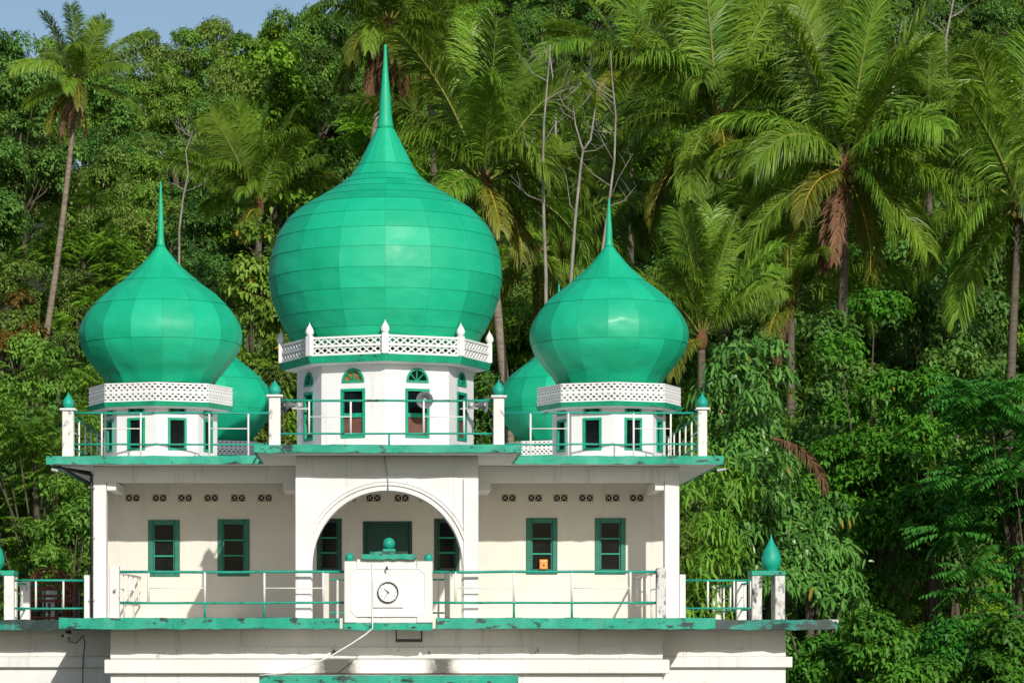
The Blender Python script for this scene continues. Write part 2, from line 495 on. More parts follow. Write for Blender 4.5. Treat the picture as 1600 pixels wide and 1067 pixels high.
# diagonal stays under the left roof overhang
st_ = MB().tube([(PX(84, YU + .3), YU + .3, ZU0 - .03), (pl[0] - .01, YP + .1, PZ(742, YP))], .03, 6).tube([(PX(92, YU + .5), YU + .5, ZU0 - .02), (pl[0] - .01, YP + .3, PZ(758, YP))], .03, 6)
st_.build("overhang_stay", M["black"], mosque)
MB().tube([(PX(80, YU), YU + .05, PZ(733, YU)), (PX(90, YU), YU + .05, PZ(735.5, YU))], .03, 8).build("drain_spout", M["grey_metal"], mosque)
MB().tube([(PX(1122, YU), YU + .2, PZ(734, YU)), (PX(1136, YU), YU + .2, PZ(732, YU))], .03, 8).build("drain_spout", M["grey_metal"], mosque)
MB().tube([(PX(1296, YW), YW + .1, PZ(969, YW)), (PX(1309, YW), YW - .05, PZ(970, YW))], .03, 8).build("drain_spout", M["cable"], mosque)

# --- arched porch wall
ax0, ax1 = PX(462, YA), PX(747, YA)
xc, rr_, zs = PX(605, YA), 117 * (DIST + YA) / FPX, PZ(884, YA)
mb = wall_holes(MB(), ax0, ax1, ZL1 - .02, ZU0 + .0, [arch_hole(xc, rr_, zs, ZL1 - .02, 28)], YA, .42)
mb.add([(ax0, YA, ZL1 - .02), (ax0, YA, ZU0), (ax0, YA + .42, ZU0), (ax0, YA + .42, ZL1 - .02)], [(0, 1, 2, 3)])
mb.add([(ax1, YA, ZL1 - .02), (ax1, YA, ZU0), (ax1, YA + .42, ZU0), (ax1, YA + .42, ZL1 - .02)], [(3, 2, 1, 0)])
wall_holes(mb, ax0, ax1, ZL1 - .02, ZU0, [arch_hole(xc, rr_, zs, ZL1 - .02, 28)], YA + .42, .001)
mb.build("arch_wall", M["white"], mosque)
def arch_band(r0, r1, y, proud, a0=0.0):
    mb = MB(); n = 40
    pts = [math.pi * i / n for i in range(n + 1)]
    for r in (r0, r1):
        for yy in (y - proud, y + .02):
            mb.v += [(xc - r * math.cos(t), yy, zs + r * math.sin(t)) for t in pts]
    m_ = n + 1
    for i in range(n):
        A, B_, C_, D_ = i, m_ + i, 2*m_ + i, 3*m_ + i
        mb.f += [(A, A+1, C_+1, C_), (C_, C_+1, D_+1, D_), (B_, B_+1, A+1, A)]
    for i in (0, n): mb.f.append((i, 2*m_ + i, 3*m_ + i, m_ + i))
    return mb
k_ = (DIST + YA) / FPX
arch_band(118 * k_, 124.5 * k_, YA, .035).build("arch_moulding", M["white"], mosque)
arch_band(126 * k_, 130.5 * k_, YA, .055).build("arch_moulding", M["white"], mosque)
arch_band(131.5 * k_, 135 * k_, YA, .03).build("arch_moulding", M["white"], mosque)
for (a, c) in ((462, 486.5), (724, 747)):      # raised pier faces
    MB().rbox(PX(a, YA) - (.004 if a < 600 else -.0), PX(c, YA) + (.004 if a > 600 else 0), YA - .062, YA - .001, ZL1 - .01, PZ(748, YA), .008).build("pier_face", M["white"], mosque)
MB().box(ax0 + .002, ax1 - .002, YA - .025, YA - .001, PZ(741, YA), ZU0 - .003).build("arch_lintel", M["white"], mosque)
# porch side beams back to the house
for (a, c) in ((ax0 + .01, ax0 + .30), (ax1 - .30, ax1 - .01)):
    MB().box(a, c, YA + .43, YB - .003, PZ(753, YP), ZU0 - .004).build("beam", M["white"], mosque)
# low posts and rails inside the porch
for (a, c) in ((505, 514), (695, 704)):
    MB().rbox(PX(a, 2.6), PX(c, 2.6), 2.6, 2.75, ZL1, PZ(892, 2.6), .01).build("porch_post", M["cream"], mosque)
for (a, c) in ((514.5, 540), (676, 694.5)):
    for py in (905, 957):
        MB().tube([(PX(a, 2.6), 2.68, PZ(py, 2.6)), (PX(c, 2.6), 2.68, PZ(py, 2.6))], .02, 6).build("porch_rail", M["rail_green"], mosque)
    MB().tube([(PX((a + c) / 2, 2.6), 2.68, ZL1), (PX((a + c) / 2, 2.6), 2.68, PZ(905, 2.6))], .025, 6).build("porch_rail", M["rail_white"], mosque)

# --- roof slab and its green edges
xu0, xu1 = PX(72, YU), PX(1131, YU)
xcs0, xcs1 = PX(397, YC), PX(815, YC)
MB().box(xu0 + .05, xu1 - .05, YU + .055, 27.0, ZU0 + .004, ZU1 - .004).build("roof_slab", M["white"], mosque)
MB().box(xcs0 + .05, xcs1 - .05, YC + .055, YU + .054, ZU0 + .006, ZU1 - .006).build("porch_roof_slab", M["white"], mosque)
fascia(xu0, xcs0 + .02, YU, YU + .056, ZU0 - .004, ZU1).build("slab_edge", M["trim"], mosque)
fascia(xcs1 - .02, xu1, YU, YU + .056, ZU0 - .004, ZU1).build("slab_edge", M["trim"], mosque)
fascia(xcs0, xcs1, YC, YC + .056, PZ(707, YC), PZ(694.5, YC)).build("slab_edge", M["trim"], mosque)
for (x, sgn, y0, y1) in ((xu0, -1, YU + .06, 27.0), (xu1, 1, YU + .06, 27.0), (xcs0, -1, YC + .06, YU - .01), (xcs1, 1, YC + .06, YU - .01)):
    f_ = fascia(0, y1 - y0, 0, .05, ZU0 - .002, ZU1, .010)
    f_.v = [(x - sgn * y, y0 + xx, z) for xx, y, z in f_.v]
    f_.build("slab_edge", M["trim"], mosque)

# --- railings
def railing(name_y, rails, uprights, mids, legs, thick=.022, plates=False):
    """rails: (x0,x1,z) green; uprights: (x,z0,z1) white; mids: (x0,x1,z) white; legs (x,z0,z1) green -- all at depth y"""
    y = name_y
    def sag(a, c, z):       # hand-fitted pipe: never quite straight
        n = max(2, int((c - a) / .7))
        return [(a + (c - a) * i / n, y + (0 if i in (0, n) else rng.uniform(-.008, .008)), z + (0 if i in (0, n) else rng.uniform(-.011, .007))) for i in range(n + 1)]
    mb = MB().tube(sag(*rails[0]), thick * 1.25, 8)
    root = mb.build("railing", M["rail_green"], mosque, True)
    for (a, c, z) in rails[1:]: MB().tube(sag(a, c, z), thick * 1.1, 8).build("rail", M["rail_green"], root, True)
    for (x, z0, z1) in uprights: MB().tube([(x, y, z0), (x, y, z1)], thick * 1.1, 8).build("baluster", M["rail_white"], root, True)
    for (a, c, z) in mids: MB().tube([(a, y, z), (c, y, z)], thick * .62, 6).build("mid_rail", M["rail_white"], root, True)
    for (x, z0, z1) in legs:
        MB().tube([(x, y, z0), (x, y, z1)], thick * 1.1, 8).build("railing_leg", M["rail_green"], root, True)
        if plates: MB().box(x - .15, x + .15, y - .12, y + .1, z0 - .004, z0 + .022).build("base_plate", M["trim_dark"], root)
    return root
X0 = lambda p: PX(p, YR); Z0 = lambda p: PZ(p, YR)
zt, zm, zbt = Z0(893), Z0(918.5), Z0(941)
for (a, c, up, md, lg) in ((187, 541, (232, 320, 413, 505), ((232, 320), (413, 505)), (320, 413)),
                           (672, 1027, (712, 803, 893.5, 985), ((712, 803), (893.5, 985)), (803, 893.5))):
    railing(YR, [(X0(a), X0(c), zt), (X0(a), X0(c), zbt)], [(X0(p), zbt, zt) for p in up], [(X0(p), X0(q), zm) for p, q in md],
            [(X0(p), ZL1 - .01, zbt) for p in lg], plates=True)
def side_railing(x, y0, y1, zs_, zfloor, step, mid=True, thick=.02, white_top=False):
    mat_t = M["rail_white"] if white_top else M["rail_green"]
    root = MB().tube([(x, y0, zs_[0]), (x, y1, zs_[0])], thick * 1.2, 8).build("side_railing", mat_t, mosque, True)
    MB().tube([(x, y0, zs_[-1]), (x, y1, zs_[-1])], thick * 1.1, 8).build("rail", mat_t, root, True)
    n = max(1, int((y1 - y0) / step))
    for i in range(n):
        y = y0 + step * (i + .6)
        MB().tube([(x, y, zfloor if i % 2 else zs_[-1]), (x, y, zs_[0])], thick * 1.1, 8).build("baluster", M["rail_white"], root, True)
        if mid and i % 2 == 0: MB().tube([(x, y, zs_[1]), (x, min(y1, y + step), zs_[1])], thick * .65, 6).build("mid_rail", M["rail_white"], root, True)
    return root
side_railing(X0(180), .1, YB - .002, (zt, zm, zbt), ZL1 - .01, 1.15, white_top=True)
side_railing(X0(1032), .1, YB - .002, (zt, zm, zbt), ZL1 - .01, 1.15, white_top=True)
for (a, c, t) in ((171, 187, 884), (1025, 1040, 887)):
    MB().rbox(X0(a), X0(c), YR - .1, YR + .1, ZL1 - .03, Z0(t), .014).build("corner_post", M["white_worn"] if a < 500 else M["white_mould"], mosque)

TEAR = [(.0, 1.0), (.02, .97), (.045, .90), (.10, .82), (.22, .70), (.36, .57), (.46, .42), (.50, .30), (.47, .18), (.38, .08), (.30, .03), (.30, 0)]
def finial(parent, x, y, z, w, h, mat, name="finial"):
    prof = [(r * w, z + zz * h) for r, zz in TEAR[::-1]]
    prof[-1] = (.004, z + h)
    return MB().lathe(prof, x, y, 14).build(name, mat, parent, True)
# roof posts with caps and teardrop finials
for (a, c, t, bt, Y, fin) in ((97, 114.6, 641, 711, YU + .2, 611), (420, 438, 620, 693, YC + .2, 591.5), (771, 788, 621, 693, YC + .2, 591.5), (1091, 1105, 640, 711, YU + .2, 612)):
    xa, xb = PX(a, Y), PX(c, Y); w = xb - xa; xm = (xa + xb) / 2
    po = MB().rbox(xa, xb, Y, Y + w, ZU1 - .04, PZ(t, Y), .012).build("roof_post", M["white_worn"], mosque)
    zc_ = PZ(t, Y)
    MB().rbox(xa - .05, xb + .05, Y - .05, Y + w + .05, zc_, zc_ + .045, .01).build("post_cap", M["white"], po)
    finial(po, xm, Y + w / 2, zc_ + .045, .25, PZ(fin, Y) - zc_ - .045, M["finial"])
# roof railings
Yr = YU + .32
for (a, c, up, md) in ((114, 421, (159, 220, 327, 388), ((159, 220), (327, 388))), (787, 1092, (829, 888, 990, 1048), ((829, 888), (990, 1048)))):
    railing(Yr, [(PX(a, Yr), PX(c, Yr), PZ(645, Yr)), (PX(a, Yr), PX(c, Yr), PZ(694, Yr))],
            [(PX(p, Yr), ZU1 - .02, PZ(645, Yr)) for p in up], [(PX(p, Yr), PX(q, Yr), PZ(669.5, Yr)) for p, q in md], [], .019)
Yr2 = YC + .3
railing(Yr2, [(PX(437, Yr2), PX(772, Yr2), PZ(625.5, Yr2)), (PX(437, Yr2), PX(772, Yr2), PZ(677.5, Yr2))],
        [(PX(p, Yr2), PZ(677.5, Yr2), PZ(625.5, Yr2)) for p in (483, 548, 662, 725)], [(PX(p, Yr2), PX(q, Yr2), PZ(651, Yr2)) for p, q in ((483, 548), (662, 725))],
        [(PX(608, Yr2), ZU1 - .02, PZ(677.5, Yr2))], .019)
for px in (106, 1098):
    side_railing(PX(px, Yr), Yr + .15, 15.0, (PZ(645, Yr), PZ(669.5, Yr), PZ(694, Yr)), ZU1 - .02, 1.3, thick=.018)
for px in (429, 779.5):
    side_railing(PX(px, Yr2), Yr2 + .15, Yr, (PZ(625.5, Yr2), PZ(651, Yr2), PZ(677.5, Yr2)), ZU1 - .02, 1.5, thick=.016)

# --- wing terraces: corner pavilions, railings
Yw = YW + .3
ztw = ZL1 - .03
zr1, zr2 = PZ(906.5, Yw), PZ(950, Yw)
for sx, xcn in ((-1, -8.34), (1, 8.13)):
    w2 = .365
    cap = MB().rbox(xcn - w2, xcn + w2, Yw - .1, Yw - .1 + 2 * w2, PZ(899, Yw), PZ(891, Yw), .012).build("pavilion", M["trim"], mosque)
    for (dx, dy) in ((-1, 0), (1, 0), (-1, 1), (1, 1)):
        xa = xcn + dx * (w2 - .12)
        ya = Yw - .08 + dy * (2 * w2 - .26)
        MB().rbox(xa - .105, xa + .105, ya, ya + .2, ztw - .02, PZ(899, Yw) + .003, .012).build("pavilion_post", M["white_worn"] if sx < 0 else M["white_mould"], cap)
    finial(cap, xcn + .1 * sx, Yw + w2 - .1, PZ(891.5, Yw), .43, PZ(833, Yw) - PZ(891.5, Yw), M["finial"])
    xi = PX(1071, Yw) if sx > 0 else PX(131, Yw)
    xo = xcn - sx * (w2 - .0)
    ups = (1106, 1147, 1173) if sx > 0 else (56, 99)
    railing(Yw, [tuple(sorted((xi, xo))) + (zr1,), tuple(sorted((xi, xo))) + (zr2,)], [(PX(p, Yw), zr2, zr1) for p in ups], [], [], .02)
    sr = side_railing(xcn, Yw + .6, 21.0, (zr1, (zr1 + zr2) / 2, zr2), ztw, 1.35)
    for yy in (8.5, 13.5, 19.0):
        MB().rbox(xcn - .11, xcn + .11, yy, yy + .22, ztw - .02, zr1 + .06, .012).build("terrace_post", M["white_worn"], sr)

# --- clock housing on the balcony front
Yk = -.34
K = lambda p: PX(p, Yk); KZ = lambda p: PZ(p, Yk)
ch = MB().rbox(K(538.5), K(675), Yk, .32, KZ(973), KZ(878), .015).build("clock_housing", M["white_worn"], mosque)
for (a, c) in ((538, 557.5), (651, 676)):       # corner piers, chipped
    MB().rbox(K(a) - .003, K(c), Yk - .03, Yk + .2, KZ(972.5), KZ(876.5), .015).build("housing_pier", M["white_worn"], ch)
MB().box(K(558), K(650.5), Yk - .022, Yk + .25, KZ(888), KZ(873.5)).build("housing_head", M["white"], ch)
# raised octagonal panel outline
oc = [(548, 895), (556, 888.6), (655, 888.6), (664, 897), (664, 952), (655, 962.5), (557, 962.5), (548, 953)]
ob = MB()
for i in range(8):
    p, q = oc[i], oc[(i + 1) % 8]
    ob.tube([(K(p[0]), Yk - .036, KZ(p[1])), (K(q[0]), Yk - .036, KZ(q[1]))], .012, 5)
ob.build("panel_bead", M["white"], ch)
MB().prism([(K(x), KZ(z)) for x, z in oc[::-1]], Yk - .034, Yk - .0325).build("panel_field", M["white"], ch)
MB().rbox(K(582.5), K(630), Yk - .075, Yk - .035, KZ(949), KZ(903), .008).build("clock_plate", M["white"], ch)
fascia(K(565), K(650.5), Yk - .13, Yk + .35, KZ(873.4), KZ(866), .01, .1).build("housing_cap", M["trim"], ch)
fascia(K(577.5), K(637), Yk - .06, Yk + .28, KZ(865.9), KZ(861.5), .008, .1).build("housing_cap", M["trim_dark"], ch)
MB().rbox(K(598), K(618), Yk + .0, Yk + .25, KZ(861.6), KZ(857), .01).build("ball_plinth", M["trim"], ch)
def ball(px, py, rpx, par):
    r = rpx * (DIST + Yk) / FPX; n = 9
    prof = [(max(.003, r * math.sin(math.pi * i / n)), KZ(py) - r * math.cos(math.pi * i / n)) for i in range(n + 1)]
    MB().lathe(prof, K(px), Yk + .12, 16).build("ball_finial", M["finial"], par, True)
ball(607.7, 848.8, 9.6, ch); ball(545.7, 870.5, 7.2, ch); ball(669.5, 871, 6.8, ch)
hk = MB().tube([(K(603.5), Yk - .035, KZ(888)), (K(604.5), Yk - .16, KZ(885.5)), (K(605.5), Yk - .18, KZ(890))], .018, 6).build("hook", M["cable_dark"], ch)

# wall clock
ck = empty("wall_clock", (K(606.3), Yk - .075, KZ(925)))
tag(ck, "round white wall clock with black hands on the balcony clock housing", "clock")
rc = 16.4 * (DIST + Yk) / FPX
def ring_y(r0, r1, y0, y1, n=40):
    mb = MB()
    for (r, y) in ((r1, y1), (r1, y0), (r0, y0), (r0, y1)):
        mb.v += [(r * math.cos(2 * math.pi * i / n), y, r * math.sin(2 * math.pi * i / n)) for i in range(n)]
    for j in range(3):
        for i in range(n): mb.f.append((j*n + i, j*n + (i+1) % n, (j+1)*n + (i+1) % n, (j+1)*n + i))
    return mb
ring_y(rc * .90, rc, -.055, .004).build("clock_rim", M["black"], ck)
cf = MB(); cf.v = [(rc * .92 * math.cos(2 * math.pi * i / 40), -.018, rc * .92 * math.sin(2 * math.pi * i / 40)) for i in range(40)]; cf.f = [tuple(range(40))]
cf.add([(v[0], .002, v[2]) for v in cf.v[:40]], [tuple(range(39, -1, -1))])
fo = cf.build("clock_face", M["clock_white"], ck)
for name, ang, ln, wd in (("hour_hand", R(90 + 47), .105, .013), ("minute_hand", R(90 + 149), .148, .008)):
    h_ = MB().prism([(-.03, -wd), (ln, -wd * .5), (ln, wd * .5), (-.03, wd)], -.028, -.024)
    h_.v = [(x * math.cos(ang) - z * math.sin(ang), y, x * math.sin(ang) + z * math.cos(ang)) for x, y, z in h_.v]
    h_.build(name, M["black"], ck)
MB().prism([(.014 * math.cos(2*math.pi*i/10), .014 * math.sin(2*math.pi*i/10)) for i in range(10)], -.032, -.02).build("hand_pin", M["black"], ck)
for i in range(1, 13):
    cu = bpy.data.curves.new("numeral", 'FONT'); cu.body = str(i); cu.size = .052; cu.align_x = 'CENTER'; cu.align_y = 'CENTER'
    to = bpy.data.objects.new("numeral_tmp", cu); col.objects.link(to)
    dg = bpy.context.evaluated_depsgraph_get()
    me = bpy.data.meshes.new_from_object(to.evaluated_get(dg)); me.name = "numeral"
    bpy.data.objects.remove(to); me.materials.clear(); me.materials.append(M["black"])
    a = R(90 - 30 * i)
    link("numeral", me, fo, (rc * .74 * math.cos(a), -.0195, rc * .74 * math.sin(a)), (R(90), 0, 0))

# cables
def cable(label, pts, r, mat, name="cable"):
    o = MB().tube(pts, r, 6).build(name, mat, None, True)
    tag(o, label, "cable"); return o
cp = [(K(582), Yk - .05, KZ(880)), (K(582.2), Yk - .05, KZ(930)), (K(582), Yk - .05, KZ(981)), (K(572), Yk - .2, KZ(990)), (K(548), -.7, PZ(1006, -.7)),
      (K(515), -1.0, PZ(1026, -1)), (K(480), -1.3, PZ(1041, -1.3)), (PX(445, -1.58), -1.58, PZ(1051, -1.58)), (PX(405, -1.63), -1.63, PZ(1054.5, -1.63))]
cable("white cable dropping from the clock housing to the entrance canopy", cp, .014, M["cable"])
cable("grey wire running down the porch front above the arch", [(PX(600, YC), YA - .05, PZ(709, YA)), (PX(603, YA), YA - .06, PZ(728, YA)), (PX(606, YA), YA - .06, PZ(742, YA)), (PX(606.5, YA), YA - .08, PZ(766, YA))], .012, M["grey_metal"])
cable("dark cable looping down the ground floor wall from the security camera", [(PX(106, YWW), YWW - .07, PZ(990, YWW)), (PX(109, YWW), YWW - .07, PZ(1002, YWW)), (PX(120, YWW), YWW - .08, PZ(1004, YWW)), (PX(131, YWW), YWW - .07, PZ(992, YWW)),
      (PX(134, YWW), YWW - .17, PZ(1004, YWW)), (PX(131, YWW), YWW - .17, PZ(1030, YWW)), (PX(130.5, YWW), YWW - .17, PZ(1075, YWW))], .012, M["cable_dark"])
# dark hanging frame under the slab
x0, x1, y_, za, zb2 = PX(618, .55), PX(660, .55), .55, PZ(1000, .55), PZ(984, .55)
MB().box(x0, x1, y_, y_ + .1, za - .03, za + .03).box(x0, x0 + .03, y_, y_ + .04, za + .03, ZL0 + .02).box(x1 - .03, x1, y_, y_ + .04, za + .03, ZL0 + .02).build("lamp_bracket", M["cable_dark"], mosque)

# security camera under the wing slab
sc_ = empty("security_camera", (PX(107, YW + .5), YW + .5, ZL0 - .01))
tag(sc_, "small white and black security camera under the wing slab edge", "camera")
MB().lathe([(.05, -.09), (.06, -.05), (.06, 0), (.05, .012)], 0, 0, 12).build("mount", M["black"], sc_, True)
MB().tube([(0, 0, -.06), (-.04, -.05, -.10)], .02, 8).build("arm", M["black"], sc_, True)
MB().tube([(.06, .06, -.10), (-.10, -.16, -.13)], .042, 10).build("camera_body", M["clock_white"], sc_, True)
MB().tube([(-.10, -.16, -.13), (-.108, -.172, -.131)], .034, 10).build("lens", M["black"], sc_, True)

# orange packet on the sill
h = win[2]
pk = empty("orange_packet", (PX(849.5, YB - .1), YB - .055, h[2] + .115))
tag(pk, "small orange packet standing on a balcony window sill", "packet")
MB().rbox(-.09, .09, -.04, .015, 0, .215, .004).build("box_body", M["orange"], pk)
MB().prism([(.055 * math.cos(2*math.pi*i/16), .085 + .06 * math.sin(2*math.pi*i/16)) for i in range(16)], -.0425, -.0405).build("round_print", M["yellow"], pk)
MB().prism([(.036 * math.cos(2*math.pi*i/16), .085 + .042 * math.sin(2*math.pi*i/16)) for i in range(16)], -.0445, -.0426).build("round_print", M["orange_red"], pk)
MB().box(-.065, .065, -.0425, -.0405, .165, .195).build("top_band", M["yellow"], pk)

# --- towers: octagonal drum, lattice parapet, onion dome of separate sheets
def lerp_prof(prof, y):
    for (y0, r0), (y1, r1) in zip(prof[:-1], prof[1:]):
        if y0 <= y <= y1: return r0 + (r1 - r0) * (y - y0) / (y1 - y0)
    return prof[-1][1]
def smooth_prof(prof):
    ys = [p[0] for p in prof]; n = len(prof)
    m = [0.0] * n
    for i in range(n):
        a, c = max(0, i - 1), min(n - 1, i + 1)
        m[i] = (prof[c][1] - prof[a][1]) / (prof[c][0] - prof[a][0])
    def f(y):
        y = min(max(y, ys[0]), ys[-1])
        for i in range(n - 1):
            if ys[i] <= y <= ys[i + 1]:
                h = ys[i + 1] - ys[i]; t = (y - ys[i]) / h
                return (2*t**3 - 3*t*t + 1) * prof[i][1] + (t**3 - 2*t*t + t) * h * m[i] + (-2*t**3 + 3*t*t) * prof[i+1][1] + (t**3 - t*t) * h * m[i+1]
        return prof[-1][1]
    return f
MAIN_PROF = [(70, 1.6), (100, 3.2), (150, 7.6), (201, 13.2), (230, 27), (260, 43), (278, 56), (300, 87), (318, 118), (332, 140), (358, 163), (385, 175), (411, 181), (437, 182.5), (464, 178.5), (490, 170), (516, 157), (535, 147), (560, 134)]
SIDE_PROF = [(284, .8), (320, 2.6), (350, 4.4), (384, 6.6), (401, 19), (417, 33), (441, 61), (459, 85), (480, 107), (501, 121), (516, 126.5), (532, 126.5), (550, 121.5), (563, 113), (576, 103), (589, 91), (604, 82)]
def dome_meshes(prof, rows, ncol, a_off, Yc, sub_v, curved, dent, prg, arc):
    """returns spire mesh, under-shell mesh and a list of panel meshes; local to the tower axis"""
    k = (DIST + Yc) / FPX; f = smooth_prof(prof)
    r_of = lambda y: f(y) * k
    z_of = lambda y: PZ(y, Yc)
    sh = MB().lathe([(max(.01, r_of(y) * .985 - .03), z_of(y)) for y in np.linspace(rows[-1] + 2, rows[0] - 2, 40)], 0, 0, 48).mesh("dome_shell", M["seam"], True)
    ys = np.linspace(rows[0] + 1, prof[0][0], 22)
    sp = MB().lathe([(max(.008, r_of(y) + .006), z_of(y)) for y in ys], 0, 0, 16).mesh("spire", M["dome"], True)
    panels = []; away = MB()
    ph = lambda: prg.uniform(0, 6.28)
    for ri, (ya, yb) in enumerate(zip(rows[:-1], rows[1:])):
        for c in range(ncol):
            a0 = a_off + 2 * math.pi * c / ncol; a1 = a_off + 2 * math.pi * (c + 1) / ncol
            nu, nv = (5, sub_v)
            amp = prg.uniform(.3, 1.0) * dent; p1, p2, f1, f2 = ph(), ph(), prg.uniform(2, 5), prg.uniform(1.5, 4)
            V = []
            for j in range(nv + 1):
                v = j / nv
                y = ya + (yb - ya) * v
                if curved: r = r_of(y)
                else: r = r_of(ya) * (1 - v) + r_of(yb) * v
                z = z_of(y)
                gv = .0025
                if j == 0: z -= gv
                if j == nv: z += gv * .2
                lip = .010 * v          # lower edge laps over the sheet below
                for i in range(nu + 1):
                    u = i / nu; uu = .0015 + u * .997
                    x = (math.cos(a0) * (1 - uu) + math.cos(a1) * uu); yy = (math.sin(a0) * (1 - uu) + math.sin(a1) * uu)
                    nr = (math.hypot(x, yy)) ** arc; x /= nr; yy /= nr      # sheets bent between a flat facet and the true round
                    w = math.sin(math.pi * u) * (math.sin(math.pi * v) if not curved else math.sin(math.pi * min(1, max(0, v))) ** .5)
                    bul = w * (.15 * dent + 1.2 * amp * math.sin(f1 * u + p1) * math.sin(f2 * v * (3 if curved else 1) + p2))
                    rr = r + lip + bul * min(1, r / .8)
                    V.append((x * rr, yy * rr, z))
            F = []
            for j in range(nv):
                for i in range(nu):
                    q = j * (nu + 1) + i
                    F.append((q, q + nu + 1, q + nu + 2, q + 1))
            if math.sin((a0 + a1) / 2) > .25:       # sheets on the far side: one joined part
                away.add(V, F); continue
            me = bpy.data.meshes.new("dome_panel"); me.from_pydata(V, [], F); me.materials.append(M["dome"])
            me.polygons.foreach_set("use_smooth", [True] * len(F)); me.update()
            panels.append(me)
    return sp, sh, panels, away.mesh("dome_sheeting", M["dome"], True)

def oct_pts(r): return [(r * math.sin(R(45 * i)), -r * math.cos(R(45 * i))) for i in range(8)]
def oct_prism(r0, r1, z0, z1):
    mb = MB(); n = 8
    for r, z in ((r0, z0), (r1, z1)): mb.v += [(x, y, z) for x, y in oct_pts(r)]
    mb.f = [(i, (i+1) % n, n + (i+1) % n, n + i) for i in range(n)] + [tuple(range(n))[::-1], tuple(range(n, 2*n))]
    return mb

def lattice_panel(W, H, style, mat):
    """openwork parapet panel, local x 0..W, z 0..H, y +-t"""
    mb = MB(); t = .035
    def bar(x0, x1, z0, z1, tt=t): mb.box(x0, x1, -tt, tt, z0, z1)
    if style == 0:      # interlaced links
        b = .05
        for (z0, z1) in ((0, b), (H/2 - b*.55, H/2 + b*.55), (H - b, H)): bar(0, W, z0, z1)
        n = max(4, round(W / .20)); c = W / n
        for (z0, z1) in ((b, H/2 - b*.55), (H/2 + b*.55, H - b)):
            zm = (z0 + z1) / 2
            for i in range(n):
                x = i * c
                for (p, q) in (((x, z0), (x + c/2, zm)), ((x, z1), (x + c/2, zm)), ((x + c, z0), (x + c/2, zm)), ((x + c, z1), (x + c/2, zm))):
                    mb.tube([(p[0], 0, p[1]), (q[0], 0, q[1])], .021, 4, False)
                mb.box(x + c/2 - .022, x + c/2 + .022, -t*.8, t*.8, zm - .026, zm + .026)
    else:               # staggered pierced blocks
        hb = H / 2
        for k in range(2):
            zb_ = k * hb
            zl = [0, .055, .075, .135, .155, .21]
            sc = hb / .21
            bars = [(0, .030), (.062, .082), (.128, .148), (.180, .2105)]
            for (a, c) in bars: bar(0, W, zb_ + a * sc, min(H, zb_ + c * sc))
            per = .135; n = max(3, round(W / per)); per = W / n
            for ri, (a, c) in enumerate(((.030, .062), (.082, .128), (.148, .180))):
                off = 0 if ri == 1 else per / 2
                for i in range(n + 1):
                    x = i * per + off; w = .032 if ri == 1 else .036
                    x0, x1 = max(0, x - w), min(W, x + w)
                    if x1 > x0: bar(x0, x1, zb_ + a * sc, zb_ + c * sc, t * .9)
    return mb.mesh("lattice_panel", mat)

